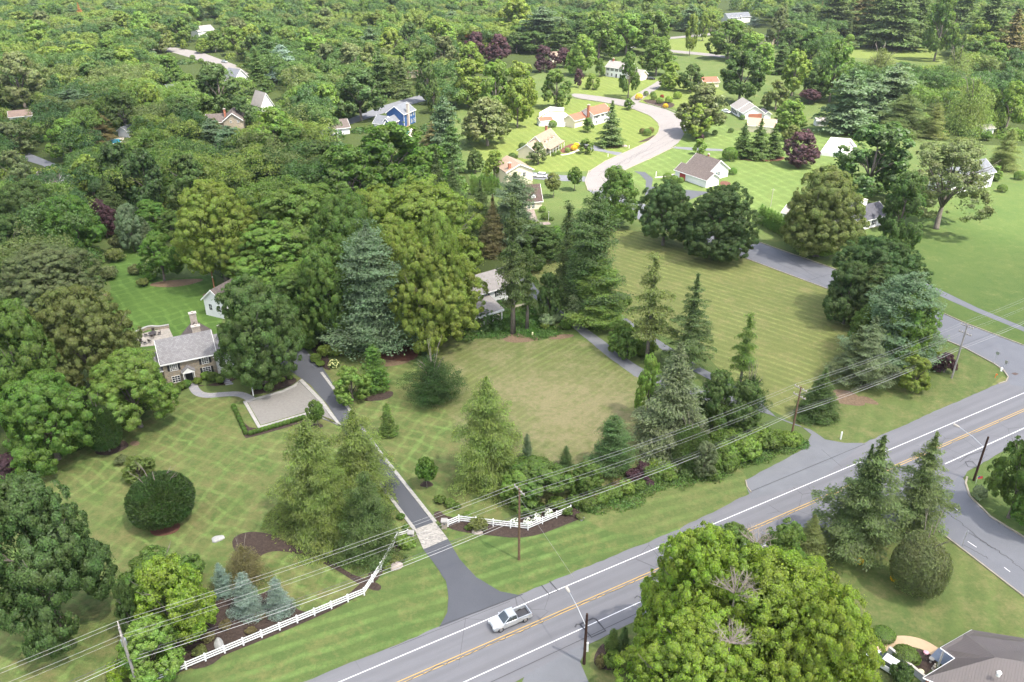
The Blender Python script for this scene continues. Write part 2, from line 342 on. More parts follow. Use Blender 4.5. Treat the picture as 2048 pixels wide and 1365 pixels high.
sheet('side_street', [(1176, 381), (1170, 362), (1190, 350), (1260, 400), (1400, 445), (1512, 484), (1662, 537), (1861, 617), (1929, 648), (2048, 693), (2300, 790), (2080, 780), (2020, 770), (2014, 751), (1987, 727), (1929, 696), (1854, 665), (1666, 582), (1481, 513), (1350, 468), (1240, 425)], A_side, Z2 + .006)
sheet('corner_side_street', [(1840, 1040), (1920, 950), (1931, 965), (1939, 992), (1980, 1033), (2048, 1074), (2400, 1290), (2500, 1500), (2048, 1194), (1929, 1102), (1854, 1045)], A_side, Z2 + .006)
side('curved_street', [(1142, 190), (1150, 187), (1199, 193), (1246, 200), (1293, 208), (1347, 224), (1378, 245), (1368, 271), (1352, 292), (1305, 315), (1258, 336), (1234, 349), (1215, 362), (1210, 380), (1178, 384), (1170, 364), (1178, 343), (1211, 322), (1258, 301), (1293, 285), (1316, 268), (1319, 250), (1300, 231), (1258, 215), (1211, 205), (1150, 196)], A_pale, Z2 + .012)
side('estate_driveway', [(1040, 1192), (1000, 1184), (953, 1156), (919, 1119), (896, 1079), (870, 1045), (757, 900), (700, 820), (645, 735), (600, 690), (585, 660), (540, 640), (520, 690), (560, 728), (620, 770), (655, 810), (700, 880), (748, 958), (829, 1060), (847, 1100), (871, 1132), (892, 1163), (897, 1197), (895, 1225), (878, 1256)], A_drive, Z2 + .012, 0)
sheet('neighbour_driveway', [(1030, 545), (1045, 540), (1090, 600), (1124, 624), (1193, 672), (1261, 723), (1290, 741), (1400, 780), (1522, 806), (1553, 836), (1587, 850), (1621, 860), (1650, 880), (1690, 887), (1727, 887), (1640, 960), (1502, 1000), (1490, 962), (1560, 925), (1605, 900), (1623, 870), (1600, 852), (1567, 840), (1526, 826), (1400, 800), (1268, 753), (1210, 710), (1141, 652), (1090, 611), (1056, 592)], A_old, Z2 + .012, rough=.1)
sheet('second_neighbour_driveway', [(1150, 560), (1170, 570), (1240, 628), (1270, 650), (1400, 735), (1530, 806), (1520, 812), (1390, 745), (1262, 658), (1230, 636), (1150, 572)], A_old, Z2 + .018)
sheet('footpath', [(1740, 520), (1867, 574), (1956, 617), (2048, 655), (2300, 770), (2300, 785), (2048, 664), (1950, 624), (1860, 584), (1740, 528)], A_side, Z2)
sheet('bottom_driveway', [(1030, 1400), (1050, 1352), (1108, 1321), (1165, 1289), (1175, 1296), (1160, 1325), (1200, 1420)], A_old, Z2 + .03)
sheet('colonial_driveway', [(1254, 203), (1270, 190), (1304, 170), (1320, 160), (1327, 164), (1318, 176), (1290, 195), (1275, 206)], A_pale, Z2 + .018)
sheet('spruce_driveway', [(1176, 300), (1150, 284), (1190, 292), (1215, 302), (1245, 306), (1236, 312), (1208, 305)], A_side, Z2)
sheet('neighbouring_driveway', [(1345, 297), (1352, 294), (1445, 299), (1445, 303), (1380, 301)], A_side, Z2)
sheet('ranch_driveway', [(1268, 343), (1290, 345), (1306, 358), (1303, 374), (1420, 385), (1380, 400), (1290, 392), (1292, 362), (1280, 350)], A_drive, Z2 + .02)
sheet('car_driveway', [(1065, 345), (1110, 350), (1172, 354), (1172, 364), (1100, 362), (1065, 358)], A_side, Z2)
sheet('back_street', [(300, 100), (345, 95), (400, 104), (470, 130), (500, 150), (480, 152), (450, 136), (395, 120), (340, 104)], A_pale, Z2)
sheet('left_street', [(20, 300), (60, 308), (115, 330), (160, 350), (140, 362), (85, 332), (20, 312)], A_side, Z2)
sheet('blue_house_street', [(640, 262), (700, 238), (760, 214), (805, 200), (850, 188), (880, 184), (885, 193), (840, 205), (800, 216), (735, 238), (680, 256), (645, 272)], A_side, Z2)
sheet('hill_road', [(1240, 82), (1348, 74), (1430, 66), (1430, 70), (1348, 78), (1240, 88)], A_pale, Z2)
sheet('far_road', [(1330, 99), (1415, 107), (1450, 112), (1450, 117), (1410, 112), (1330, 104)], A_pale, Z2)
# markings
def line(name, a, b, w_, m, z=Z3): return strip(name, [a, b], w_, m, z)
def lerp(a, b, t): return (a[0] + (b[0] - a[0]) * t, a[1] + (b[1] - a[1]) * t)
line('edge_line', (380, 1491.7), (1721, 925), .12, P_white); line('edge_line', (1740, 917), (2500, 596), .12, P_white)
ya = at(803, 1365); yb = at(2048, 821); dn = Vector((-(yb - ya).y, (yb - ya).x, 0)).normalized(); dr = (yb - ya).normalized()
for off in (-.2, .2):
    P = [ya - dr * 40 + dn * off, yb + dr * 60 + dn * off]; tag(ribbon_mb(P, .11, Z3, Z3).build('center_line', P_yellow), kind='structure')
line('edge_line', (600, 1515), (1560, 1078), .12, P_white); line('edge_line', (1632, 1045), (1700, 1014), .15, P_white); line('edge_line', (1890, 929), (2060, 852), .15, P_white)
line('seam', (880, 1253), (1045, 1190), .14, P_tar); line('seam', (1502, 984), (1730, 889), .1, P_tar)
line('seam', (960, 1376), (1330, 1202), .08, P_tar); line('seam', (1643, 900), (1683, 935), .06, P_tar); line('seam', (780, 1299), (1020, 1204), .05, P_tar)
strip('tar_patch', [(1083, 1172), (1098, 1190), (1116, 1183), (1099, 1164)], .16, P_tar, Z3 + .01)
strip('tar_patch', [(1150, 1256), (1153, 1250), (1160, 1250), (1183, 1276), (1211, 1263), (1192, 1240), (1186, 1238), (1160, 1250)], .22, P_tar, Z3 + .01)
strip('tar_patch', [(1269, 1198), (1274, 1193), (1282, 1197), (1292, 1210)], .14, P_tar, Z3 + .01)
strip('tar_patch', [(1930, 925), (1936, 935), (1955, 936), (1944, 924), (1930, 925)], .16, P_tar, Z3 + .01)
strip('tar_patch', [(1905, 915), (1920, 925), (1935, 912), (1960, 905), (1975, 900)], .1, P_tar, Z3 + .01)
rnd = random.Random(4)
def crack(a, b, n, amp, wd, z=Z3 + .014):
    P = []
    for i in range(n + 1):
        p = at(*lerp(a, b, i / n)); P.append(p + Vector((rnd.uniform(-amp, amp), rnd.uniform(-amp, amp), 0)))
    tag(ribbon_mb(P, wd, z, z).build('crack', P_tar), kind='structure')
crack((815, 1362), (1316, 1143), 60, .22, .07); crack((1500, 1062), (1690, 979), 24, .2, .06); crack((1860, 905), (2040, 828), 20, .2, .06)
crack((1560, 505), (1640, 562), 12, .3, .07, Z2 + .03); crack((1500, 495), (1650, 556), 20, .25, .07, Z2 + .03); crack((1520, 512), (1660, 575), 16, .25, .07, Z2 + .03); crack((1612, 563), (1662, 549), 6, .1, .1, Z2 + .03)
for a, b in (((1250, 330), (1345, 262)), ((1200, 345), (1330, 285)), ((1280, 318), (1350, 280)), ((1195, 352), (1290, 300)), ((1230, 208), (1340, 235))): crack(a, b, 24, .5, .1, Z2 + .04)
for a, b in (((1884, 1018), (1985, 1098)), ((1936, 1066), (1990, 1100)), ((1990, 1098), (2048, 1143)), ((1930, 1092), (1975, 1118))): crack(a, b, 16, .2, .09, Z2 + .03)
for a, b in (((1893, 1007), (1920, 1025)), ((1935, 1084), (1953, 1096)), ((2008, 1136), (2020, 1145))): line('lane_line', a, b, .1, P_white, Z2 + .03)
line('seam', (1862, 980), (1880, 1000), .4, mat_plain('road_patch', (.12, .12, .13)), Z2 + .05)
# kerbs: real steps
M_kerb = mat_plain('kerb_stone', (.30, .27, .21), .9, .2, .25, 1.2)
def kerb(pts, w_=.22): strip('kerb', pts, w_, M_kerb, .2, 0., 0)
kerb([(1512, 483), (1662, 536), (1861, 616), (1929, 647), (2048, 692), (2300, 789)]); kerb([(1481, 514), (1666, 583), (1854, 666), (1929, 697), (1987, 728), (2007, 742), (2016, 755), (2012, 764), (1996, 769)])
kerb([(1854, 1046), (1929, 1103), (2048, 1195), (2300, 1372)]); kerb([(1934, 955), (1931, 968), (1939, 993), (1980, 1034), (2048, 1076), (2350, 1262)], .28)
kerb([(1178, 342), (1170, 364), (1176, 382)]); kerb([(1150, 197), (1211, 206), (1258, 216), (1300, 232), (1319.5, 250), (1316.5, 268), (1293, 286), (1258, 302), (1211, 323), (1178, 344)], .2)
kerb([(1352, 293), (1305, 316), (1258, 337), (1234, 350)]); kerb([(1293, 206.5), (1347, 222.5), (1379, 244)])
kerb([(1502, 986), (1494, 975), (1491, 962)], .15)
# cobbles and parterre
M_cobble = mat_stone('cobbles', [(.22, .21, .19), (.32, .30, .27), (.18, .17, .16), (.38, .36, .32)], 2.2)
M_edge = mat_stone('edging_stone', [(.30, .29, .27), (.25, .245, .23), (.35, .335, .31)], 1.6)
M_gravel = mat_bed('fine_gravel', (.185, .175, .16), (.23, .22, .20))
sheet('cobbled_apron', [(829, 1060), (870, 1045), (896, 1079), (847, 1100)], M_cobble, Z3)
strip('driveway_edging', [(870, 1045), (757, 902), (700, 822), (643, 746)], .55, M_edge, .16, 0)
strip('driveway_edging', [(829, 1060), (790, 1008), (752, 960)], .5, M_edge, .16, 0)
sheet('gravel_court', [(496, 806), (522, 851), (618, 823), (672, 843), (640, 802), (600, 764), (588, 775), (560, 787)], M_gravel, Z3)
P = [at(*p) for p in ((490, 805), (519, 856), (620, 827), (680, 853), (641, 802), (601, 761), (590, 773), (566, 784))]
tag(ribbon_mb(P, .75, 0, .2, True).build('court_edging', M_edge), kind='structure')
M_flag = mat_shingle('flagstone', (.24, .24, .26), (.30, .29, .28), 1.0, .8, .7, .15)
strip('garden_walk', [(384, 768), (392, 786), (412, 793), (444, 790), (478, 788), (499, 797), (505, 803)], 1.7, M_flag, Z3, smooth=2)
for i in range(5):
    a = at(446 + i * 3.2, 757 + i * 3.0); tag(MB().box(-.7, .7, -.22, .22, 0, .12).build('stepping_stone', M_flag, loc=a, rz=.3), kind='structure')
M_patio = mat_stone('patio_stone', [(.28, .25, .21), (.33, .30, .26), (.24, .22, .19)], 1.1)
sheet('stone_patio', [(269, 672), (300, 664), (338, 657), (347, 676), (330, 690), (274, 696)], M_patio, Z3)
sheet('porch_floor', [(948, 658), (975, 652), (1003, 640), (996, 622), (940, 640)], M_patio, Z3)
M_tan = mat_plain('tan_concrete', (.42, .31, .2), .9, .2, .15, 1)
strip('curved_walk', [(1750, 1298), (1775, 1288), (1810, 1282), (1845, 1289), (1872, 1306)], 1.7, M_tan, Z3, smooth=2)
M_blue = mat_plain('bluestone', (.22, .26, .32), .8, .3, .3, .6)
strip('bluestone_landing', [(1868, 1306), (1905, 1330)], 2.2, M_blue, Z4)
strip('house_walk', [(1060, 418), (1066, 440), (1076, 449), (1100, 447)], 2.4, mat_plain('brown_paving', (.27, .22, .19), .9, .2, .2, 1), Z3, smooth=2)
strip('front_walk', [(1122, 311), (1142, 308), (1158, 300)], 1.4, M_conc, Z3, smooth=1); strip('ranch_walk', [(1310, 356), (1330, 354), (1350, 349)], 1.2, M_conc, Z3)
strip('neighbour_walk', [(1000, 616), (1030, 614), (1056, 609)], 1.2, mat_plain('old_paving', (.3, .28, .2), .9, .1, .3, 1), Z3)
strip('lane_to_porch', [(1711, 462), (1760, 450)], 1.5, M_conc, Z3)
# planting beds
M_mulch = mat_bed('dark_mulch', (.035, .026, .022), (.075, .055, .045)); M_red = mat_bed('leaf_litter', (.12, .085, .055), (.19, .135, .09)); M_redm = mat_bed('red_mulch', (.10, .045, .035), (.14, .07, .05))
BEDS = [
 ([(455, 1085), (490, 1062), (545, 1068), (590, 1095), (640, 1105), (700, 1150), (770, 1170), (750, 1190), (640, 1120), (560, 1100), (520, 1110), (500, 1140)], M_mulch),
 ([(400, 1290), (360, 1340), (330, 1358), (560, 1268), (735, 1190), (790, 1110), (815, 1090), (822, 1075), (780, 1085), (740, 1150), (680, 1205), (600, 1235), (560, 1170), (500, 1200), (440, 1170), (415, 1240)], M_mulch),
 ([(895, 1060), (960, 1070), (1056, 1080), (1145, 1045), (1170, 1035), (1150, 1010), (1060, 1030), (1000, 1050), (890, 1035), (880, 1020), (862, 1030)], M_mulch),
 ([(300, 1075), (350, 1070), (365, 1050), (340, 1035), (300, 1045)], M_redm), ([(835, 975), (865, 975), (868, 968), (850, 960)], M_mulch), ([(757, 872), (790, 875), (788, 865), (765, 862)], M_mulch), ([(618, 855), (648, 857), (645, 848), (625, 848)], M_mulch),
 ([(340, 1260), (420, 1250), (470, 1260), (440, 1330), (360, 1345)], M_mulch), ([(490, 790), (560, 750), (600, 758), (580, 775), (520, 790)], M_mulch), ([(455, 775), (490, 738), (560, 735), (480, 752), (455, 760), (400, 775), (392, 770)], M_mulch),
 ([(745, 790), (790, 780), (782, 800), (720, 805)], M_mulch), ([(750, 735), (780, 705), (830, 720), (800, 732)], M_red), ([(735, 700), (780, 680), (840, 700), (830, 725), (760, 720)], M_redm), ([(1000, 678), (1030, 665), (1060, 670), (1090, 678), (1060, 685), (1020, 687)], M_red),
 ([(1095, 672), (1145, 668), (1150, 675), (1100, 682)], M_red), ([(295, 570), (325, 562), (400, 557), (410, 562), (360, 575), (310, 575)], M_red), ([(196, 592), (225, 585), (215, 600), (198, 600)], M_red), ([(405, 588), (418, 587), (418, 592), (405, 593)], M_red),
 ([(1640, 800), (1720, 815), (1735, 808), (1700, 780), (1650, 780)], M_red), ([(1700, 800), (1770, 815), (1730, 790)], M_red),
 ([(1855, 700), (1880, 705), (1900, 745), (1870, 740)], M_mulch), ([(560, 650), (620, 690), (640, 735), (668, 745), (650, 700), (620, 660)], M_mulch), ([(1293, 278), (1313, 268), (1300, 282), (1270, 287)], M_mulch),
 ([(1284, 198), (1355, 206), (1340, 220), (1290, 206)], M_mulch), ([(1465, 320), (1560, 325), (1575, 312), (1480, 310)], M_redm), ([(1772, 1315), (1790, 1300), (1850, 1298), (1880, 1320), (1860, 1345), (1830, 1362)], M_mulch), ([(1735, 1270), (1800, 1278), (1798, 1288), (1750, 1288)], M_mulch),
 ([(1180, 1330), (1205, 1280), (1260, 1290), (1280, 1330), (1220, 1345)], M_mulch), ([(464, 812), (488, 876), (496, 878), (612, 845), (612, 838), (496, 868), (474, 812)], M_mulch), ([(1440, 362), (1460, 364), (1462, 372), (1440, 372)], M_redm),
 ([(1118, 300), (1146, 285), (1160, 296), (1140, 304), (1125, 308)], M_redm), ([(1215, 290), (1245, 286), (1240, 296), (1215, 297)], M_redm), ([(180, 905), (215, 915), (260, 895), (255, 885), (240, 880)], M_mulch), ([(258, 888), (266, 882), (280, 884), (278, 892), (264, 893)], M_red)]
for i, (p, m) in enumerate(BEDS): sheet('planting_bed', p, m, Z1 + .02 + (i % 5) * .004, 2)
M_pitch = mat_plain('drain_metal', (.10, .07, .06), .8, .3, .2, 8)
sheet('street_drain', [(2022, 748), (2030, 746), (2038, 749), (2030, 752)], M_pitch, Z3)
# pools
M_water, n_, o_ = node_mat('pool_water'); g = G(n_); g.bsdf(o_, g.mix(g.noise(g.obj(), .8, 3), (.02, .33, .55), (.10, .55, .72)), .08, .6, g.noise(g.obj(), 2, 3), .15, .1)
M_deck = mat_plain('pool_deck', (.62, .54, .46), .9, .2, .15, .7); M_terra = mat_plain('terracotta', (.42, .2, .12), .9, .2, .15, .7)
sheet('pool_deck', [(778, 264), (820, 255), (828, 258), (824, 274), (786, 276)], M_deck, Z2); sheet('terracotta_terrace', [(783, 258), (815, 252), (822, 256), (786, 263)], M_terra, Z3)
sheet('pool_deck', [(208, 288), (218, 277), (248, 276), (252, 286), (230, 290)], M_deck, Z2)
sheet('pool_deck', [(1640, 311), (1652, 293), (1661, 281), (1700, 284), (1712, 300), (1700, 318)], mat_plain('pale_deck', (.5, .46, .42), .9, .2, .08, .5), Z2)
# ================================================================== FOLIAGE MESHES
def leaf_mesh(name, P, Nn, size, asp=.7, rs=None, tang=None, mat=None):
    """P (n,3) centres, Nn normals, size (n,) -> one quad per leaf clump"""
    rs = rs or np.random.RandomState(0); n = len(P)
    Nn = Nn / np.maximum(np.linalg.norm(Nn, axis=1, keepdims=True), 1e-6)
    T = rs.normal(size=(n, 3)) if tang is None else tang
    T = T - Nn * np.sum(T * Nn, 1, keepdims=True); T /= np.maximum(np.linalg.norm(T, axis=1, keepdims=True), 1e-6)
    B = np.cross(Nn, T); s = size[:, None] * .5; a = asp if np.ndim(asp) == 0 else asp[:, None]
    bend = Nn * s * .35
    V = np.stack([P - T * s - bend, P - B * s * a + bend * .3, P + T * s - bend, P + B * s * a + bend * .3], 1).reshape(-1, 3)
    me = bpy.data.meshes.new(name); me.vertices.add(4 * n); me.vertices.foreach_set('co', V.astype(np.float32).ravel())
    me.loops.add(4 * n); me.loops.foreach_set('vertex_index', np.arange(4 * n, dtype=np.int32))
    me.polygons.add(n); me.polygons.foreach_set('loop_start', np.arange(0, 4 * n, 4, dtype=np.int32)); me.polygons.foreach_set('loop_total', np.full(n, 4, np.int32))
    me.update(calc_edges=True); me.materials.append(mat or FOL); return me
def rdirs(rs, n):
    v = rs.normal(size=(n, 3)); return v / np.linalg.norm(v, axis=1, keepdims=True)
def crown_round(name, seed, R, H, c0, nl, ls, npuff, irr=.18, pr=(.2, .34), fill=.16, zmin=-.8, squash=.85, gap=.0):
    rs = np.random.RandomState(seed); a = H * (1 - c0) / 2; zc = H * (1 + c0) / 2
    i = np.arange(npuff) + .5; ph = i * 2.39996 + rs.rand() * 6; cz = 1 - (1 - zmin) * i / npuff; r = np.sqrt(np.maximum(0, 1 - cz ** 2))
    d = np.stack([r * np.cos(ph), r * np.sin(ph), cz], 1) + rs.normal(size=(npuff, 3)) * .16; d /= np.linalg.norm(d, axis=1, keepdims=True)
    # a few broad limbs push the outline out
    lim = rdirs(rs, 7); lim[:, 2] = np.abs(lim[:, 2]) * .6; bulge = np.max(np.maximum(0, d @ lim.T) ** 6 * rs.uniform(.3, 1, 7), 1)
    rad = (.74 + rs.uniform(-.10, .08, npuff)) * (1 - irr + 2 * irr * bulge)
    C = d * rad[:, None] * np.array([R, R, a]); C[:, 2] += zc
    PR = rs.uniform(pr[0], pr[1], npuff) * R; keep = rs.rand(npuff) > gap; C, PR, d = C[keep], PR[keep], d[keep]
    n1 = int(nl * (1 - fill)); k = rs.choice(len(C), n1, p=PR ** 2 / np.sum(PR ** 2)); v = rdirs(rs, n1)
    out = d[k]; flip = np.sum(v * out, 1) < -.25; v[flip] *= -1; v[:, 2] += .25; v /= np.linalg.norm(v, axis=1, keepdims=True)
    rr = PR[k] * (.62 + .42 * rs.rand(n1) ** .6) * (1 + .13 * np.sin(v[:, 0] * 7 + k) * np.cos(v[:, 1] * 6 + k * 2)); P = C[k] + v * rr[:, None] * np.array([1, 1, squash])
    N = v + rs.normal(size=(n1, 3)) * .42; S1 = ls * rs.uniform(.6, 1.35, n1)
    n2 = nl - n1; v2 = rdirs(rs, n2); P2 = v2 * (.25 + .4 * rs.rand(n2, 1)) * np.array([R, R, a]); P2[:, 2] += zc
    P = np.concatenate([P, P2]); N = np.concatenate([N, v2 + rs.normal(size=(n2, 3)) * .4]); Sz = np.concatenate([S1, ls * 1.9 * np.ones(n2)])
    # uneven outline: some sides swell, some are bitten in
    Q = P - np.array([0, 0, zc]); un = Q / np.maximum(np.linalg.norm(Q, axis=1, keepdims=True), 1e-6); qd = rdirs(rs, 11); am = rs.uniform(-.26, .24, 11)
    P = np.array([0, 0, zc]) + Q * (1 + np.exp(7 * (un @ qd.T - 1)) @ am)[:, None]
    P[:, 2] = np.maximum(P[:, 2], .1)
    return leaf_mesh(name, P, N, Sz, .72, rs)
def crown_lobed(name, seed, R, H, c0, nl, ls, nlobe=9, per=26, pr=(.08, .15), gap=.05, stray=.03, jitn=.42, fill=.12):
    """a leafy crown: big limbs' lobes, each covered with leaf clusters, with bites and stray shoots"""
    rs = np.random.RandomState(seed); Lc, Lr = [], []
    for ring, (zf, rf, cnt, lr) in enumerate(((.30, .58, .42, .45), (.52, .48, .34, .47), (.74, .25, .24, .44))):
        k = max(2, int(round(nlobe * cnt)))
        for j in range(k):
            a = 2 * math.pi * (j + rs.uniform(-.3, .3)) / k + ring * 1.3 + seed; q = rf * rs.uniform(.72, 1.18)
            Lc.append((R * q * math.cos(a), R * q * math.sin(a), H * (c0 + (1 - c0) * (zf + rs.uniform(-.07, .07))))); Lr.append(R * lr * rs.uniform(.78, 1.18))
    Lc.append((R * rs.uniform(-.1, .1), R * rs.uniform(-.1, .1), H * (c0 + (1 - c0) * .80))); Lr.append(R * .36)
    Lc, Lr = np.array(Lc), np.array(Lr); vz = min(1.25, max(.75, H * (1 - c0) / (2 * R) * .8)); zc = H * (1 + c0) / 2
    m = len(Lc) * per; li = np.repeat(np.arange(len(Lc)), per); d = rdirs(rs, m); o = Lc[li] - np.array([0, 0, zc * .8]); o /= np.maximum(np.linalg.norm(o, axis=1, keepdims=True), 1e-6)
    fl = np.sum(d * o, 1) < -.2; d[fl] *= -1; C = Lc[li] + d * (Lr[li] * rs.uniform(.72, 1.06, m))[:, None] * np.array([1, 1, vz]); PR = rs.uniform(pr[0], pr[1], m) * R * rs.choice([.75, 1, 1.25], m)
    kp = rs.rand(m) > gap; C, PR, d = C[kp], PR[kp], d[kp]
    C[:, 2] = np.maximum(C[:, 2], H * c0 * .6 + PR * .5)
    n1 = int(nl * (1 - fill)); k = rs.choice(len(C), n1, p=PR ** 2 / np.sum(PR ** 2)); v = rdirs(rs, n1); fl = np.sum(v * d[k], 1) < -.3; v[fl] *= -1; v[:, 2] += .22; v /= np.linalg.norm(v, axis=1, keepdims=True)
    rr = PR[k] * (.55 + .5 * rs.rand(n1) ** .55) * np.where(rs.rand(n1) < stray, rs.uniform(1.2, 1.9, n1), 1); P = C[k] + v * rr[:, None] * np.array([1, 1, .8])
    N = v + d[k] * .35 + rs.normal(size=(n1, 3)) * jitn; S1 = ls * rs.uniform(.55, 1.4, n1); n2 = nl - n1; k2 = rs.randint(0, len(Lc), n2); v2 = rdirs(rs, n2)
    P2 = Lc[k2] + v2 * (Lr[k2] * rs.uniform(.1, .7, n2))[:, None]; P = np.concatenate([P, P2]); N = np.concatenate([N, v2]); Sz = np.concatenate([S1, np.full(n2, ls * 1.8)])
    P[:, 2] = np.maximum(P[:, 2], .12); P[:, 2] *= H / np.percentile(P[:, 2], 99.7); r_ = np.percentile(np.hypot(P[:, 0], P[:, 1]), 98); P[:, :2] *= .95 * R / r_
    return leaf_mesh(name, P, N, Sz, .72, rs)
def crown_ball(name, seed, R, H, nl, ls, rough=.10, spike=0., asp=.5):
    """clipped or dense shrub: leaves on a lightly lumpy dome"""
    rs = np.random.RandomState(seed); v = rdirs(rs, nl); v[:, 2] = np.where(v[:, 2] < -.55, -v[:, 2], v[:, 2])
    q = rdirs(rs, 26); lump = np.max(v @ q.T, 1); rr = 1 - rough + rough * 2.2 * (lump - .8) + rs.uniform(-1, .35, nl) * rough * .8
    P = v * rr[:, None] * np.array([R, R, H * .56]); P[:, 2] += H * .47; P[:, 2] = np.maximum(P[:, 2], .03)
    N = v + rs.normal(size=(nl, 3)) * .4; T = None
    if spike: T = v + rs.normal(size=(nl, 3)) * .3; T[:, 2] += .6; N = np.cross(v, rs.normal(size=(nl, 3))) + v * .5
    return leaf_mesh(name, P, N, ls * rs.uniform(.6, 1.4, nl), asp, rs, T)
def crown_conifer(name, seed, R, H, c0, nw, kb, nl, ls, prof, rise=.15, droop=-.35, tuft=.09, flat=.55, asp=.45, sag=0., jit=.12, core=.1):
    """whorls of branches, each carrying sprays of needles"""
    rs = np.random.RandomState(seed); Ps, Ns, Ss, Ts = [], [], [], []; br = []
    for i in range(nw):
        t = (i + .5) / nw; z = H * (c0 + (1 - c0) * t * .985); L = R * prof(t); w1, w2 = rs.rand(2) * .12
        k = max(3, int(round(kb * (1 - .35 * t)))); az0 = seed * 1.7
        for j in range(k): az = 2 * math.pi * (j + rs.uniform(-.35, .35)) / k + i * 1.9; br.append((z + rs.uniform(-.5, .5) * H / nw * 1.6, L * rs.uniform(1 - jit * 2.6, 1 + jit) * (1 + .13 * math.sin(2 * az + az0 + t * 5) + .1 * math.sin(3 * az + az0 * 2 - t * 9)), az, t))
    wt = np.array([max(b[1], R * .12) ** 1.45 for b in br]); wt /= wt.sum()
    for b, w_ in zip(br, wt):
        z, L, az, t = b; n = max(4, int(nl * (1 - core) * w_)); u = rs.rand(n) ** .62; ca, sa = math.cos(az), math.sin(az)
        lat = rs.normal(size=n) * (tuft * R + .20 * L * (1 - np.abs(u - .6)) * .6); r = u * L
        dz = rise * r + droop * r * r / max(R, .1) * .8 - np.abs(lat) * .25 + rs.normal(size=n) * tuft * R * .35 - sag * rs.rand(n) * R * .2
        P = np.stack([ca * r - sa * lat, sa * r + ca * lat, z + dz], 1)
        N = np.stack([ca * .45 + rs.normal(size=n) * (1 - flat), sa * .45 + rs.normal(size=n) * (1 - flat), np.full(n, .9)], 1)
        T = np.stack([ca + rs.normal(size=n) * .5, sa + rs.normal(size=n) * .5, np.full(n, rise + 2 * droop * .5) - sag], 1)
        Ps.append(P); Ns.append(N); Ts.append(T); Ss.append(ls * rs.uniform(.6, 1.4, n))
    n = int(nl * core); t = rs.rand(n); th = rs.rand(n) * 6.28; rr = R * np.array([prof(q) for q in t]) * .35 * rs.rand(n)
    Ps.append(np.stack([rr * np.cos(th), rr * np.sin(th), H * (c0 + (1 - c0) * t)], 1)); Ns.append(rdirs(rs, n)); Ts.append(rdirs(rs, n)); Ss.append(np.full(n, ls * 1.5))
    P = np.concatenate(Ps); P[:, 2] = np.clip(P[:, 2], .08, H * 1.02)
    return leaf_mesh(name, P, np.concatenate(Ns), np.concatenate(Ss), asp, rs, np.concatenate(Ts))
def trunk_mesh(name, seed, H, r0, fork, nb, reach, conif=False):
    rs = random.Random(seed); mb = MB()
    if conif:
        mb.tube([(0, 0, -.3), (.05, 0, H * .3), (0, .05, H * .65), (0, 0, H * .97)], [r0 * 1.15, r0 * .8, r0 * .45, r0 * .08], 7)
    else:
        zf = H * fork; mb.tube([(0, 0, -.3), (0, 0, .4), (.1, .05, zf * .6), (.15, 0, zf), (.1, .1, H * .8)], [r0 * 1.5, r0 * 1.05, r0 * .85, r0 * .7, r0 * .12], 8)
        for i in range(nb):
            az = i * 2.4 + rs.uniform(-.3, .3); z0 = zf * rs.uniform(.75, 1.1); e = reach * rs.uniform(.65, .95); zz = H * rs.uniform(.55, .82)
            c, s_ = math.cos(az), math.sin(az)
            pts = [(.1, 0, z0), (c * e * .35, s_ * e * .35, z0 + (zz - z0) * .5), (c * e * .7, s_ * e * .7, z0 + (zz - z0) * .85), (c * e, s_ * e, zz)]
            mb.tube(pts, [r0 * .5, r0 * .33, r0 * .2, r0 * .06], 6)
            for q in range(2):
                a2 = az + rs.uniform(-.8, .8); p = Vector(pts[1 + q]); mb.tube([p, p + Vector((math.cos(a2), math.sin(a2), .6)) * e * .3, p + Vector((math.cos(a2), math.sin(a2), .9)) * e * .5], [r0 * .22, r0 * .13, r0 * .04], 5)
    return mb.mesh(name, M_bark, True, False)
cone = lambda t: (1 - t) ** .85 * (.55 + .45 * min(1, t * 8 + .3)); pinep = lambda t: (.85 + .15 * math.sin(t * 11)) * (1 - t) ** .5 * (.8 + .2 * min(1, t * 5)) + .06
ovalc = lambda t: max(.05, math.sin(math.pi * min(1, (t * .82 + .18))) ** .7); hem = lambda t: (1 - t) ** .5 * (.86 + .14 * math.sin(t * 17)) + .03
sparse = lambda t: (.5 + .5 * abs(math.sin(t * 14))) * (1 - t * .8) ** .7
ARC = {}   # kind -> list of (crown mesh, trunk mesh, R, H)
def arc(kind, crowns, R, H, tr):
    ARC[kind] = [(c, tr, R, H, (15. if tr is tk_con else H)) for c in crowns]
tk_big = trunk_mesh('trunk_big', 1, 20, .55, .28, 7, 7.5); tk_med = trunk_mesh('trunk_med', 2, 12, .24, .25, 6, 3.6); tk_far = trunk_mesh('trunk_far', 3, 14, .32, .3, 5, 4.2)
tk_con = trunk_mesh('trunk_con', 4, 15, .28, 0, 0, 0, True); tk_sh = trunk_mesh('stem', 5, 1.6, .06, .2, 4, .8); tk_loose = trunk_mesh('trunk_loose', 8, 16, .36, .3, 9, 6)
arc('round_big', [crown_lobed('crown', 10 + i, 10, 20, .03, 140000, .26, 12, 46, (.05, .105)) for i in range(3)], 10, 20, tk_big)
arc('giant', [crown_lobed('crown', 30 + i, 10, 20, .03, 240000, .21, 18, 60, (.035, .075), .08, .05) for i in range(2)], 10, 20, tk_big)
arc('round', [crown_lobed('crown', 50 + i, 5, 12, .03, 38000, .22, (9, 12, 8, 11, 10)[i], 32, (.075, .14)) for i in range(5)], 5, 12, tk_med)
arc('round_far', [crown_lobed('crown', 70 + i, 6, 14, .02, 9500, .50, (8, 11, 7, 10, 9, 12)[i], 20, (.09, .155)) for i in range(6)], 6, 14, tk_far)
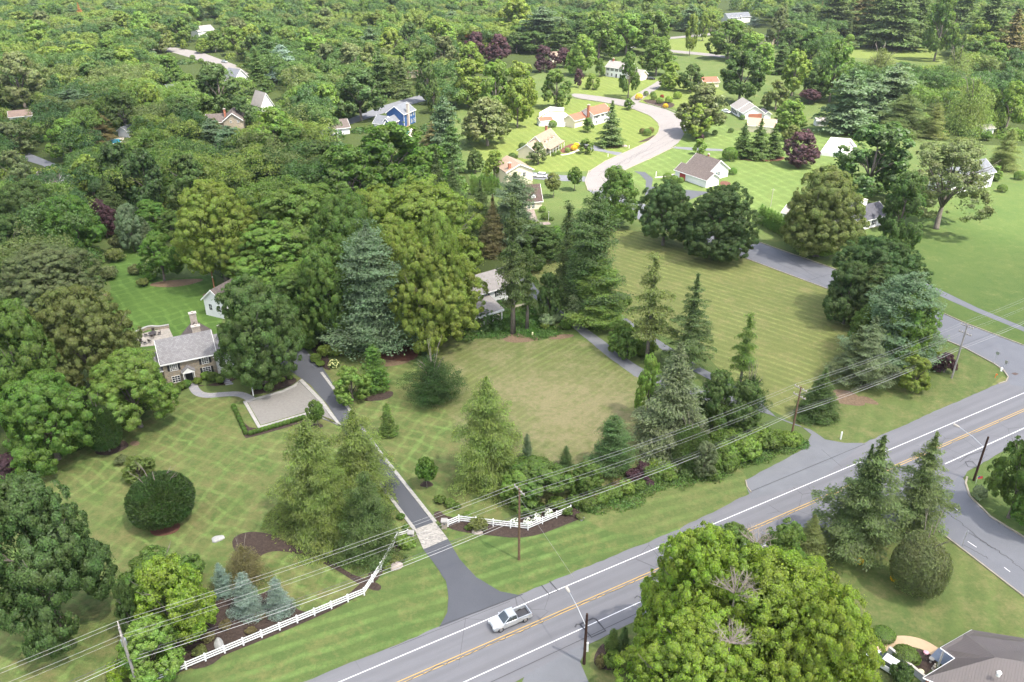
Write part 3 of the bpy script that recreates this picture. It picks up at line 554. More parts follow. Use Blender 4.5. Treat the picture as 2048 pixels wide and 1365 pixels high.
arc('loose', [crown_lobed('crown', 90 + i, 7, 16, .10, 36000, .24, 13, 22, (.06, .12), .16, .12, .5, .02) for i in range(2)], 7, 16, tk_loose)
arc('weeping', [crown_conifer('crown', 100, 5, 9, .05, 13, 16, 22000, .36, ovalc, .25, -.75, .12, .3, .22, .6, .2)], 5, 9, tk_med)
arc('shrub', [crown_round('crown', 110 + i, 1.2, 1.7, .0, 2600, .16, 26, .2, (.22, .36), .1, -.6) for i in range(3)], 1.2, 1.7, tk_sh)
arc('ball', [crown_ball('crown', 120 + i, 1, 1.6, 2600, .13) for i in range(2)], 1, 1.6, tk_sh)
arc('bush', [crown_ball('crown', 128, 5, 8, 34000, .28, .22, 0, .6)], 5, 8, tk_med)
arc('yew', [crown_ball('crown', 123, 5, 8, 26000, .42, .12, 1., .3)], 5, 8, tk_med)
arc('shaggy', [crown_conifer('crown', 125, 5, 7, .0, 14, 18, 34000, .27, ovalc, .5, -.35, .10, .2, .3, .0, .3)], 5, 7, tk_med)
arc('pine', [crown_conifer('crown', 130 + i, 5, 18, .04, 21, 10, 48000, .28, pinep, .42, -.22, .11, .35, .45, 0, .2) for i in range(2)], 5, 18, tk_con)
arc('pine_far', [crown_conifer('crown', 135 + i, 5, 16, .06, 14, 8, 9000, .6, pinep, .3, -.3, .1, .35, .5, 0, .22) for i in range(2)], 5, 16, tk_con)
arc('spruce', [crown_conifer('crown', 140 + i, 4, 15, .03, 26, 12, 34000, .27, cone, .05, -.3, .05, .4, .35, .35, .14) for i in range(2)], 4, 15, tk_con)
arc('spruce_far', [crown_conifer('crown', 144 + i, 4, 15, .03, 19, 9, 8500, .5, cone, .05, -.25, .06, .4, .4, .3, .16) for i in range(2)], 4, 15, tk_con)
arc('open_spruce', [crown_conifer('crown', 148 + i, 4, 15, .12, 17, 8, 21000, .27, cone, .25, -.4, .045, .5, .35, .2, .28, .1) for i in range(2)], 4, 15, tk_con)
arc('ragged', [crown_conifer('crown', 151 + i, 3, 14, .26, 14, 6, 11000, .28, sparse, .35, -.5, .13, .3, .45, .1, .4) for i in range(2)], 3, 14, tk_con)
arc('hemlock', [crown_conifer('crown', 154 + i, 5, 12, .0, 21, 12, 64000, .25, hem, .16, -.34, .05, .48, .32, .5, .24) for i in range(2)], 5, 12, tk_con)
arc('blue_spruce', [crown_conifer('crown', 158 + i, 2.2, 5.5, .0, 17, 13, 20000, .15, hem, .15, -.1, .05, .3, .35, 0, .1) for i in range(2)], 2.2, 5.5, tk_con)
arc('column', [crown_conifer('crown', 162, 1.3, 6.5, .0, 26, 9, 6000, .22, ovalc, .8, -.1, .06, .2, .35, 0, .12)], 1.3, 6.5, tk_con)
arc('cone', [crown_conifer('crown', 164, 2.5, 7, .0, 20, 12, 12000, .26, hem, .35, -.2, .05, .3, .45, 0, .1)], 2.5, 7, tk_con)
arc('small', [crown_round('crown', 166 + i, 1.7, 4, .14, 5200, .18, 70, .15, (.13, .24), .12, -.85) for i in range(2)], 1.7, 4, trunk_mesh('trunk_small', 9, 4, .07, .3, 4, 1.2))
# colours (linear base colour)
COL = dict(dg=(.068,.118,.04), bg=(.066,.118,.045), mg=(.092,.16,.042), lg=(.125,.21,.052), yg=(.14,.205,.048), ol=(.12,.16,.058), pu=(.075,.045,.052), gr=(.12,.155,.075),
           pb=(.10,.158,.085), bs=(.17,.25,.215), hm=(.115,.17,.05), sp=(.082,.125,.05), br=(.125,.12,.06), vg=(.165,.255,.045), lv=(.085,.17,.038), dy=(.034,.072,.022), fs=(.11,.155,.09), ye=(.5,.4,.03), sg=(.2,.27,.17), rd=(.20,.03,.03), or_=(.28,.15,.07))
CN = dict(dg='dark green', bg='bluish dark green', mg='mid green', lg='fresh green', yg='yellow green', ol='olive green', pu='dark purple', gr='grey green', pb='blue green', bs='silvery blue', hm='light olive', sp='brownish green', br='brown green', vg='vivid lime green', lv='lush green', dy='very dark green', fs='frosted grey green', ye='golden yellow', sg='pale grey green', rd='dark red', or_='rusty orange')
KIND = dict(R=('round', 'round_tree', 'leafy tree', 'tree'), B=('round_big', 'broad_tree', 'broad tree', 'tree'), G=('giant', 'broad_tree', 'huge leafy tree', 'tree'), L=('loose', 'open_tree', 'airy open tree', 'tree'),
            W=('weeping', 'weeping_tree', 'feathery weeping tree', 'tree'), S=('shrub', 'shrub', 'leafy shrub', 'shrub'), b=('ball', 'clipped_shrub', 'rounded shrub', 'shrub'), Y=('yew', 'dense_evergreen', 'dense rounded evergreen', 'evergreen'), e=('bush', 'round_evergreen', 'large round loose evergreen', 'evergreen'), H=('shaggy', 'shaggy_evergreen', 'shaggy spreading evergreen', 'evergreen'),
            P=('pine', 'pine_tree', 'plumed pine', 'pine tree'), F=('spruce', 'spruce_tree', 'pointed spruce', 'spruce tree'), O=('open_spruce', 'spruce_tree', 'open tiered spruce', 'spruce tree'), Q=('ragged', 'ragged_pine', 'ragged thin evergreen', 'pine tree'),
            K=('hemlock', 'hemlock_tree', 'feathery pyramid evergreen', 'evergreen'), U=('blue_spruce', 'small_spruce', 'small dense spruce', 'spruce tree'), C=('column', 'columnar_cedar', 'narrow column cedar', 'cedar'), c=('cone', 'cone_evergreen', 'cone shaped evergreen', 'evergreen'), s=('small', 'young_tree', 'young tree', 'tree'))
BASE = {}; TREES = []; LIFT = 1.42
trs = random.Random(11)
ZB = {'R': .03, 'B': .05, 'G': .05, 'L': .2, 'W': .02, 'S': 0, 'b': 0, 'Y': 0, 'H': 0, 'e': 0, 's': .2}
def T(kind, xc, yt, yb, w, col, extra=None, group=None, var=None):
    s0 = scl(xc, (yt + (yb if yb > 30 else yt + 60)) / 2)
    c0 = ZB.get(kind)
    trunk = extra == 't'
    if yb <= 30:                                   # height given in metres, base hidden
        h = float(yb); P = at(xc, yt, h * .95); R = w / 2 / scl(xc, yt, h * .6); base = Vector((P.x, P.y, 0))
        if c0 is not None: base = base
    elif trunk or c0 is None:                      # base seen, or a pointed crown with its skirt on the ground
        bx = 1024 + (xc - 1024) * (3677 - yb) / (3677 - (yt + yb) / 2); base = at(bx, yb); R = w / 2 / scl(xc, (yt * .4 + yb * .6), 3)
        if not trunk and kind != 'P': base.y += R * .75
        if c0 is None and kind not in 'QCUcK': R *= 1.18
        a = base.y * sp - HC * cp; b = base.y * cp + HC * sp; v = (682.5 - yt) / F; h = (v * b - a) / (cp + v * sp)
    else:                                          # round crown: fit its outline
        zc = 3.; ym = (yt + yb) / 2
        for _ in range(4):
            C = at(xc, ym, zc); s_ = F / (C.y * cp - (C.z - HC) * sp); th = math.atan2(HC - zc, C.y); R = w / 2 / s_
            E = (yb - yt) / 2 / s_; q = E * E - (R * math.sin(th)) ** 2; a_ = max(math.sqrt(max(q, 0)) / math.cos(th), .42 * R); h = 2 * a_ / (1 - c0); zc = h * (1 + c0) / 2
        base = Vector((C.x, C.y, 0))
    key = KIND[kind][0]; sb = scl(xc, max(yt, -60), h * .5)
    if key in ('round', 'round_big', 'giant') and sb < 6.0: key = 'round_far'
    elif key == 'round' and R > 7.5: key = 'round_big'
    elif key == 'round_big' and R > 9.5: key = 'giant'
    elif key == 'round_big' and R < 6: key = 'round'
    if key == 'pine' and sb < 6: key = 'pine_far'
    if key == 'spruce' and sb < 6: key = 'spruce_far'
    A = ARC[key]; cm, tm, R0, H0, TH = A[trs.randrange(len(A)) if var is None else var % len(A)]
    if tm not in BASE: BASE[tm] = 1
    root = bpy.data.objects.new(KIND[kind][1], None); sc.collection.objects.link(root); root.empty_display_size = .5
    root.location = base; root.rotation_euler = (0, 0, trs.uniform(0, 6.28)); root['category'] = KIND[kind][3]
    if group: root['group'] = group
    k = R / R0 / 1.0; kz = h / H0 * (1.0 if c0 is None else 1.0)
    cr = bpy.data.objects.new('crown', cm); sc.collection.objects.link(cr); cr.parent = root; cr.scale = (k, k * trs.uniform(.93, 1.07), kz)
    c = COL[col]; j = trs.uniform(.88, 1.12); j *= LIFT; cr.color = (c[0] * j * trs.uniform(1.02, 1.14), c[1] * j, c[2] * j * (1 if col in ('bs', 'pu', 'pb') else .86), 1)
    tr = bpy.data.objects.new('trunk' if KIND[kind][3] not in ('shrub',) else 'stem', tm); sc.collection.objects.link(tr); tr.parent = root
    tr.scale = (h / TH,) * 3 if c0 is None else (k, k, kz)
    TREES.append(dict(o=root, kind=kind, col=col, x=xc, y=(yt + (yb if yb > 30 else yt + h * sb * .85)) / 2, w=w, yt=yt, yb=(yb if yb > 30 else yt + h * sb * .9 + R * sb * .4), h=h, R=R))
    return root
# ================================================================== PLANTING (kind, x of crown, y of top, y of foot or height in m, width, colour)
# foreground left
for a in [('B', 70, 945, 1285, 260, 'bg'), ('B', 88, 735, 930, 200, 'lv'), ('B', 170, 565, 800, 215, 'ol'), ('B', 30, 600, 850, 190, 'mg'), ('B', 95, 485, 640, 210, 'gr'), ('R', 262, 695, 865, 175, 'lg'),
 ('Y', 207, 812, 908, 70, 'dy'), ('Y', 320, 940, 1058, 140, 'dy'), ('S', 243, 908, 932, 32, 'gr'), ('R', 275, 905, 965, 75, 'hm'), ('R', 12, 905, 975, 90, 'pu'), ('R', 318, 1082, 1225, 170, 'mg'), ('R', 340, 1108, 1298, 165, 'vg'), ('R', 262, 1165, 1290, 60, 'dg'),
 ('W', 487, 1082, 1168, 84, 'br'), ('U', 434, 1128, 1200, 50, 'bs'), ('U', 478, 1146, 1248, 76, 'bs'), ('U', 546, 1155, 1244, 64, 'bs'), ('R', 295, 1228, 1372, 150, 'lg'), ('S', 235, 1320, 1372, 50, 'vg'),
 ('K', 600, 846, 1100, 192, 'hm'), ('K', 700, 822, 1055, 165, 'hm'), ('K', 722, 946, 1145, 150, 'dg'), ('K', 640, 900, 1112, 140, 'hm'), ('s', 632, 798, 856, 40, 'mg', 't'), ('R', 703, 728, 808, 90, 'lg'), ('c', 744, 690, 790, 64, 'lv'),
 ('c', 775, 807, 872, 40, 'mg', 't'), ('s', 852, 912, 976, 46, 'lv', 't'), ('H', 866, 716, 812, 105, 'dy'), ('U', 854, 670, 718, 36, 'pb'), ('P', 743, 446, 704, 138, 'pb'),
 ('R', 318, 463, 562, 92, 'lv'), ('F', 288, 440, 510, 46, 'fs'), ('B', 435, 360, 565, 190, 'yg'), ('B', 600, 362, 560, 260, 'mg'), ('B', 580, 430, 600, 285, 'lg'), ('B', 610, 520, 672, 230, 'mg'), ('B', 512, 550, 768, 185, 'dg'), ('R', 490, 606, 690, 62, 'mg'), ('B', 655, 480, 685, 150, 'mg'), ('B', 600, 520, 640, 130, 'lg'),
 ('B', 755, 372, 560, 230, 'yg'), ('B', 850, 358, 575, 275, 'yg'), ('B', 862, 470, 682, 235, 'yg'), ('B', 876, 430, 680, 130, 'yg'), ('B', 690, 390, 640, 170, 'mg'), ('B', 850, 480, 700, 170, 'yg'), ('B', 800, 450, 672, 150, 'yg'), ('B', 775, 255, 22, 160, 'lv'), ('B', 850, 300, 20, 150, 'lv'), ('B', 690, 300, 20, 130, 'mg'),
 ('Q', 1026, 395, 668, 80, 'sp', 't'), ('F', 905, 325, 470, 80, 'sp'), ('F', 960, 360, 500, 80, 'sp'), ('F', 872, 300, 440, 60, 'sp'), ('P', 1030, 345, 500, 100, 'pb'), ('F', 985, 390, 520, 60, 'br'), ('Q', 1055, 470, 660, 40, 'dg', 't'),
 ('P', 1187, 385, 640, 115, 'bg', 't'), ('P', 1165, 420, 580, 90, 'bg'), ('P', 1195, 520, 652, 95, 'mg', 't'), ('Q', 1135, 408, 605, 55, 'sp', 't'), ('Q', 1303, 515, 728, 80, 'ol', 't'), ('O', 1385, 548, 745, 92, 'sp', 't'), ('F', 1362, 686, 930, 145, 'fs'), ('R', 1298, 712, 838, 62, 'lg'),
 ('Q', 1490, 630, 780, 55, 'mg', 't'), ('R', 1432, 742, 868, 90, 'dg'), ('R', 1486, 760, 872, 84, 'dg'), ('H', 1500, 752, 850, 60, 'dy'), ('F', 1655, 738, 852, 82, 'dg'), ('U', 1655, 760, 850, 78, 'dg'), ('K', 972, 755, 1000, 158, 'hm'), ('U', 1054, 868, 930, 34, 'pb'), ('U', 1133, 892, 940, 34, 'bg'),
 ('R', 1078, 905, 1018, 150, 'mg'), ('R', 1040, 930, 1010, 90, 'lg'), ('R', 1172, 918, 992, 78, 'mg'), ('P', 1228, 832, 942, 80, 'bg'), ('R', 1410, 880, 955, 60, 'fs'), ('Y', 1380, 850, 940, 80, 'dg')]: T(*a)
# grove by the side street and the round trees above the field
for a in [('B', 1762, 470, 640, 205, 'bg'), ('R', 1700, 520, 650, 110, 'bg'), ('P', 1805, 545, 725, 150, 'pb'), ('P', 1752, 520, 660, 90, 'sp'), ('R', 1820, 580, 735, 120, 'lg'), ('O', 1738, 632, 768, 110, 'fs', 't'), ('O', 1712, 650, 765, 80, 'gr', 't'), ('R', 1832, 712, 788, 76, 'yg'), ('R', 1745, 600, 700, 90, 'mg'),
 ('R', 1893, 705, 748, 46, 'pu'), ('S', 1870, 702, 730, 34, 'yg'), ('B', 1440, 368, 518, 172, 'bg'), ('B', 1332, 360, 488, 120, 'bg'), ('R', 1233, 335, 452, 98, 'mg'), ('R', 1650, 335, 512, 165, 'ol'), ('R', 1635, 420, 515, 100, 'yg'), ('R', 1808, 345, 495, 100, 'dg'), ('L', 1895, 283, 458, 185, 'gr', 't'),
 ('B', 1748, 248, 392, 178, 'bg'), ('R', 1060, 440, 500, 60, 'mg'), ('R', 1100, 545, 640, 60, 'dg'), ('R', 1085, 450, 520, 100, 'dg'), ('R', 1150, 590, 650, 40, 'sg'), ('R', 1240, 640, 710, 70, 'lg'), ('R', 1255, 655, 722, 50, 'mg')]:
    if a[4] > 1: T(*a)
# near bottom right
for a in [('G', 1385, 1038, 1350, 250, 'vg'), ('G', 1545, 1090, 1430, 330, 'vg'), ('G', 1640, 1180, 1480, 240, 'vg'), ('G', 1390, 1200, 1500, 300, 'vg'), ('R', 1320, 1180, 1350, 110, 'vg'), ('G', 1500, 1280, 1560, 330, 'vg'), ('R', 1560, 1040, 1190, 120, 'mg'), ('R', 1460, 1040, 1160, 120, 'mg'),
 ('O', 1740, 872, 1100, 150, 'sp', 't'), ('O', 1845, 866, 1065, 128, 'sp', 't'), ('O', 1720, 890, 1090, 90, 'sp', 't'), ('F', 1635, 1030, 1140, 86, 'ol'), ('e', 1842, 1058, 1200, 124, 'gr'), ('b', 1768, 1252, 1286, 48, 'mg'), ('b', 1813, 1290, 1332, 58, 'mg'), ('R', 2050, 850, 1040, 120, 'mg'), ('R', 2090, 930, 1080, 110, 'lv'),
 ('c', 1228, 1258, 1310, 36, 'mg'), ('c', 1250, 1255, 1318, 34, 'dg'), ('S', 1225, 1300, 1345, 40, 'lg'), ('S', 1250, 1300, 1345, 44, 'ol'), ('S', 1200, 1310, 1340, 24, 'br'), ('S', 1805, 1325, 1378, 50, 'bg'), ('S', 1692, 1060, 1082, 36, 'yg'),
 ('S', 1962, 970, 1002, 34, 'sg'), ('S', 1952, 985, 998, 12, 'ye')]: T(*a)
# shrubs in the foreground beds
SH = [(1210, 1000, 40, 'mg'), (1185, 1010, 36, 'ol'), (1240, 985, 36, 'br'), (1265, 965, 40, 'pu'), (1290, 955, 44, 'pu'), (1315, 945, 40, 'vg'), (1330, 940, 40, 'lg'), (1440, 925, 34, 'pu'), (1400, 930, 44, 'mg'), (1360, 945, 40, 'mg'), (1470, 900, 60, 'lg'), (1510, 890, 50, 'lg'), (1550, 890, 44, 'lg'), (1590, 888, 36, 'lg'),
 (1500, 925, 70, 'lg'), (1540, 905, 60, 'mg'), (1460, 945, 50, 'mg'), (1580, 900, 50, 'lg'), (1530, 874, 36, 'mg'), (1220, 655, 50, 'mg'), (1270, 690, 50, 'lg'), (1245, 680, 46, 'lg'), (1290, 715, 50, 'mg'), (1095, 655, 36, 'sg'), (1113, 645, 30, 'sg'), (1130, 660, 30, 'lv'), (905, 670, 44, 'mg'), (880, 690, 30, 'mg'),
 (935, 1038, 22, 'lg'), (880, 1010, 28, 'mg'), (900, 1016, 28, 'mg'), (915, 1020, 20, 'mg'), (935, 1062, 16, 'mg'), (955, 1066, 46, 'ol'), (810, 1098, 44, 'lg'), (790, 1130, 34, 'ol'), (775, 1140, 22, 'yg'), (802, 1040, 20, 'lv'), (812, 1060, 16, 'lv'), (1160, 1040, 20, 'ol'),
 (410, 760, 24, 'lg'), (425, 765, 30, 'mg'), (440, 768, 22, 'lg'), (375, 775, 22, 'lv'), (395, 770, 20, 'yg'), (365, 780, 24, 'mg'), (350, 790, 24, 'mg'), (480, 755, 22, 'lg'), (495, 752, 20, 'lg'), (510, 750, 22, 'yg'), (528, 745, 24, 'yg'), (545, 742, 22, 'lg'), (505, 782, 14, 'yg'), (520, 780, 14, 'lg'), (535, 776, 14, 'yg'), (550, 770, 14, 'lg'), (565, 765, 14, 'yg'), (580, 760, 14, 'lg'),
 (240, 500, 44, 'gr'), (228, 525, 40, 'ol'), (270, 550, 30, 'gr'), (285, 575, 26, 'ol'), (215, 560, 40, 'gr'), (260, 490, 30, 'pu'), (620, 700, 40, 'lg'), (650, 715, 36, 'yg'), (630, 725, 26, 'lg'), (680, 715, 40, 'yg'), (640, 735, 20, 'lg'), (700, 705, 30, 'mg'),
 (1090, 660, 20, 'yg'), (1070, 545, 50, 'dg'), (1080, 500, 50, 'lv'), (1110, 490, 50, 'lv'), (1130, 610, 40, 'mg'), (1160, 625, 40, 'dg'), (1175, 600, 40, 'mg'), (1420, 960, 40, 'mg'), (1340, 965, 36, 'lg'), (1300, 975, 30, 'pu'), (1375, 960, 36, 'dg'), (1175, 1022, 44, 'mg'), (1200, 1012, 40, 'lg'), (1228, 1002, 44, 'mg'), (1250, 990, 44, 'lg'), (1278, 985, 36, 'mg'), (1305, 965, 50, 'mg'), (1335, 955, 50, 'lg'), (1365, 950, 50, 'mg'), (1395, 945, 54, 'lg'), (1425, 940, 50, 'mg'), (1455, 925, 60, 'lg'), (1488, 905, 60, 'mg'), (1520, 895, 60, 'lg'), (1555, 895, 44, 'mg'), (1585, 893, 36, 'lg'), (1500, 874, 40, 'mg'), (1470, 880, 50, 'lg'), (1440, 895, 60, 'mg'), (1400, 910, 60, 'lg'), (1130, 1030, 34, 'mg'), (1110, 1020, 40, 'lg'), (1150, 1015, 40, 'mg'), (1240, 620, 50, 'mg'), (1255, 700, 44, 'dg'), (420, 1285, 30, 'br'), (450, 1262, 30, 'br'), (520, 1240, 26, 'br'), (400, 1315, 34, 'ol'), (500, 1270, 24, 'br')]
for x, y, w_, c in SH: T('S', x, y - w_ * .75, y, w_, c)
for x, y, w_, c in [(1295, 272, 18, 'mg'), (1285, 268, 14, 'br'), (1302, 266, 14, 'br'), (1106, 255, 18, 'lg'), (1308, 200, 14, 'mg'), (1320, 208, 16, 'lg'), (1292, 192, 12, 'mg'), (1306, 193, 12, 'mg'), (1338, 206, 16, 'vg'), (1355, 198, 18, 'vg'), (1324, 197, 9, 'rd'), (1278, 200, 16, 'ye'), (1331, 217, 12, 'ye'), (1148, 302, 14, 'ye'), (1135, 305, 12, 'lg'), (1153, 297, 14, 'ye'), (1108, 313, 10, 'mg'), (1117, 310, 10, 'mg'), (1335, 362, 20, 'mg'), (1350, 364, 16, 'lg'), (1362, 366, 14, 'mg'), (1460, 322, 34, 'lv'), (1466, 350, 18, 'lv'), (1430, 270, 12, 'dg'), (1462, 266, 12, 'dg'), (1400, 282, 18, 'pu'), (1085, 425, 16, 'lg'), (1090, 440, 18, 'mg'), (1103, 442, 10, 'mg'), (1475, 228, 12, 'lg'), (1485, 240, 12, 'mg'), (1700, 85, 20, 'lg'), (1795, 440, 14, 'mg'), (385, 120, 12, 'mg'), (402, 127, 12, 'mg'), (2005, 385, 20, 'mg'), (2040, 360, 22, 'mg'), (1760, 440, 12, 'mg'), (1745, 447, 10, 'mg'), (1025, 322, 20, 'dg'), (1045, 300, 18, 'dg')]: T('b', x, y - w_ * .8, y, w_, c)
# back yards and the neighbourhood beyond
for a in [('R', 718, 140, 238, 110, 'bg'), ('P', 760, 105, 195, 48, 'bg'), ('F', 800, 112, 198, 46, 'sp'), ('R', 780, 58, 132, 68, 'yg'), ('R', 875, 36, 105, 66, 'yg'), ('R', 866, 60, 100, 38, 'pu'), ('R', 890, 75, 150, 70, 'gr'), ('R', 853, 92, 202, 56, 'dg'), ('R', 868, 162, 226, 36, 'dg'), ('R', 950, 66, 124, 54, 'pu'), ('R', 997, 70, 124, 56, 'pu'), ('R', 945, 60, 80, 36, 'or_'),
 ('R', 1090, 92, 142, 46, 'pu'), ('R', 1127, 97, 134, 40, 'pu'), ('R', 1157, 138, 174, 24, 'pu'), ('R', 935, 120, 210, 90, 'yg'), ('R', 990, 125, 225, 80, 'lg'), ('R', 1040, 125, 220, 80, 'yg'), ('R', 1035, 160, 252, 66, 'yg'), ('R', 974, 196, 290, 116, 'gr'), ('R', 1112, 140, 217, 68, 'mg', 't'), ('R', 1165, 72, 148, 66, 'lg'), ('R', 1200, 118, 152, 24, 'mg'),
 ('P', 1083, 14, 98, 86, 'pb'), ('F', 1125, 28, 98, 44, 'sp'), ('R', 1035, 0, 78, 96, 'yg'), ('R', 1200, 26, 114, 98, 'mg'), ('R', 1255, 30, 106, 80, 'lg'), ('R', 1308, 26, 104, 86, 'mg'), ('R', 1315, 78, 148, 78, 'mg'), ('R', 1340, 125, 177, 52, 'yg'), ('R', 1259, 106, 192, 48, 'mg'), ('R', 1186, 148, 178, 32, 'yg'), ('P', 888, 193, 312, 56, 'pb'), ('P', 903, 250, 345, 44, 'bg'),
 ('O', 862, 243, 300, 44, 'br'), ('R', 988, 302, 358, 50, 'yg'), ('s', 1107, 342, 396, 34, 'ol', 't'), ('s', 1150, 330, 382, 34, 'mg', 't'), ('R', 1077, 284, 328, 48, 'gr'), ('F', 1223, 202, 293, 52, 'sp', 't'), ('R', 1176, 236, 264, 28, 'mg'), ('R', 1172, 278, 307, 34, 'mg'), ('R', 1257, 198, 220, 28, 'mg', 't'), ('F', 1140, 410, 470, 34, 'sp'),
 ('R', 1405, 170, 268, 108, 'gr'), ('R', 1396, 208, 276, 72, 'yg'), ('R', 1383, 130, 182, 56, 'dg'), ('R', 1485, 103, 202, 106, 'dg'), ('R', 1460, 42, 115, 92, 'mg'), ('R', 1515, 68, 130, 70, 'lg'), ('R', 1590, 103, 188, 76, 'yg'), ('R', 1555, 163, 218, 62, 'ol'), ('R', 1583, 200, 260, 72, 'lg'), ('R', 1625, 58, 118, 72, 'mg'), ('R', 1670, 82, 198, 82, 'mg'), ('R', 1636, 130, 200, 60, 'dg'), ('s', 1621, 176, 208, 44, 'pu', 't'),
 ('W', 1760, 98, 172, 88, 'ol'), ('P', 1698, 138, 268, 88, 'pb'), ('P', 1745, 148, 240, 70, 'pb'), ('P', 1788, 128, 232, 92, 'pb'), ('K', 1832, 188, 278, 112, 'sp'), ('U', 1882, 208, 282, 54, 'ol'), ('W', 1912, 98, 182, 84, 'ol'), ('W', 1945, 160, 262, 104, 'hm'), ('R', 2025, 165, 258, 72, 'lg'), ('K', 2030, 258, 345, 66, 'ol'), ('R', 1980, 180, 250, 60, 'mg'), ('U', 1760, 236, 262, 30, 'fs'),
 ('F', 1493, 246, 320, 46, 'dg'), ('F', 1525, 238, 323, 52, 'dg'), ('F', 1553, 248, 320, 46, 'dg'), ('R', 1606, 262, 334, 76, 'pu', 't'), ('R', 1400, 278, 309, 30, 'lg'), ('R', 1585, 250, 282, 48, 'ol'), ('F', 1690, -45, 75, 92, 'sp'), ('F', 1740, -50, 70, 90, 'br'), ('F', 1820, -55, 105, 104, 'sp'), ('F', 1776, -50, 84, 84, 'sp'), ('R', 1885, -12, 112, 76, 'mg'), ('F', 2010, -20, 122, 114, 'sp'), ('F', 1950, -50, 90, 80, 'sp'), ('R', 1955, 42, 112, 62, 'yg'), ('F', 2045, 20, 150, 90, 'br'), ('F', 1856, -40, 95, 80, 'sp'),
 ('U', 1512, 24, 52, 26, 'bs'), ('U', 1608, 30, 64, 30, 'bs'), ('R', 1605, 55, 76, 18, 'rd'), ('R', 1560, 16, 90, 62, 'gr'), ('R', 1383, 28, 112, 26, 'yg', 't'), ('R', 1408, 25, 82, 26, 'yg', 't'), ('R', 1990, 330, 360, 40, 'mg'), ('R', 1925, 275, 300, 50, 'ol'), ('S', 1975, 262, 282, 26, 'mg'),
 # left woods
 ('R', 316, 46, 105, 54, 'ol', 't'), ('R', 250, 98, 162, 72, 'yg'), ('R', 190, 125, 192, 78, 'dg'), ('R', 35, 108, 212, 112, 'gr'), ('P', 564, 90, 162, 52, 'bs'), ('F', 508, 98, 190, 52, 'dg'), ('P', 536, 70, 150, 50, 'bg'), ('R', 437, 128, 226, 104, 'bg'), ('R', 485, 193, 252, 48, 'bg'), ('R', 246, 186, 268, 78, 'dg'), ('R', 305, 170, 248, 62, 'yg'), ('R', 370, 198, 282, 94, 'dg'),
 ('P', 145, 180, 242, 98, 'pb'), ('O', 192, 222, 288, 54, 'br'), ('R', 305, 250, 302, 112, 'ol'), ('R', 135, 238, 317, 94, 'lg'), ('R', 25, 243, 308, 84, 'gr'), ('P', 425, 238, 312, 64, 'pb'), ('P', 460, 253, 328, 74, 'pb'), ('R', 550, 218, 322, 138, 'lg'), ('R', 237, 283, 402, 112, 'bg'), ('R', 178, 310, 392, 100, 'yg'), ('F', 203, 353, 447, 64, 'sp'), ('R', 292, 298, 422, 96, 'bg'), ('R', 378, 308, 422, 110, 'dg'),
 ('R', 535, 310, 372, 118, 'dg'), ('R', 680, 300, 372, 96, 'dg'), ('R', 35, 302, 402, 84, 'gr'), ('R', 60, 358, 502, 145, 'dg'), ('R', 145, 388, 512, 132, 'lv'), ('R', 258, 410, 502, 60, 'pb'), ('R', 20, 430, 560, 110, 'dg'), ('R', 205, 400, 475, 60, 'pu'), ('R', 430, 240, 300, 50, 'gr'), ('R', 375, 150, 205, 60, 'mg'), ('R', 250, 60, 108, 60, 'yg'), ('R', 590, 255, 330, 90, 'mg'), ('R', 640, 285, 370, 90, 'dg'), ('F', 626, 270, 330, 44, 'sp'), ('R', 600, 175, 240, 80, 'mg'), ('R', 655, 170, 245, 80, 'lg'), ('F', 583, 175, 225, 50, 'sp'),
 ('R', 470, 340, 400, 80, 'dg'), ('R', 300, 400, 465, 80, 'lv'), ('R', 340, 420, 480, 60, 'mg'), ('R', 110, 95, 155, 90, 'yg'), ('R', 165, 88, 140, 80, 'yg'), ('F', 157, 6, 60, 20, 'or_'), ('R', 950, 300, 345, 40, 'dg'), ('R', 720, 320, 420, 110, 'lv'), ('R', 405, 78, 105, 34, 'yg'), ('R', 367, 80, 98, 16, 'yg'), ('R', 380, 165, 215, 60, 'mg'), ('R', 335, 110, 165, 70, 'mg')]: T(*a)
# clipped hedge rows: every column a plant of its own
for i in range(13):
    t = i / 12; x, y = 1524 + 76 * t, 452 + 40 * t; T('C', x, y - 44, y, 17, 'lv', None, 'cedars in the hedge row above the side street')
for i in range(9): x = 944 + i * 6.5; T('C', x, 346 + (i % 3) * 4, 392, 11, 'lv', None, 'cedars in the tall hedge beside the beige house')
def hedge_row(a, b, n, w_, grp):
    for i in range(n): x, y = lerp(a, b, i / (n - 1)); T('b', x, y - w_ * .75, y + w_ * .2, w_, 'lv', None, grp)
hedge_row((467, 815), (491, 868), 9, 11, 'boxwoods in the low hedge round the gravel court'); hedge_row((501, 869), (606, 838), 15, 11, 'boxwoods in the low hedge round the gravel court')
# ---- woods between: fill the bands the photo shows covered, keeping clear of what it shows open
KEEP = [(205, 275, 252, 290), (428, 222, 490, 256), (529, 190, 552, 215), (45, 305, 105, 332), (326, 96, 350, 106), (350, 98, 400, 113), (395, 108, 458, 132), (400, 48, 428, 58), (474, 143, 490, 154), (742, 200, 850, 275), (690, 222, 745, 248), (785, 185, 850, 212), (355, 135, 395, 165),
        (1205, 105, 1320, 200), (1455, 18, 1502, 42), (1330, 66, 1450, 115), (1690, 85, 1900, 128), (920, 240, 1700, 420), (1060, 205, 1240, 330), (1140, 160, 1450, 420), (1450, 190, 1570, 260), (1585, 210, 1680, 330), (1720, 290, 2060, 420), (1405, 152, 1436, 172), (990, 400, 1130, 470), (1510, 64, 1550, 82), (190, 440, 450, 700), (1500, 380, 2060, 800), (1955, 244, 1985, 265), (20, 205, 60, 225)]
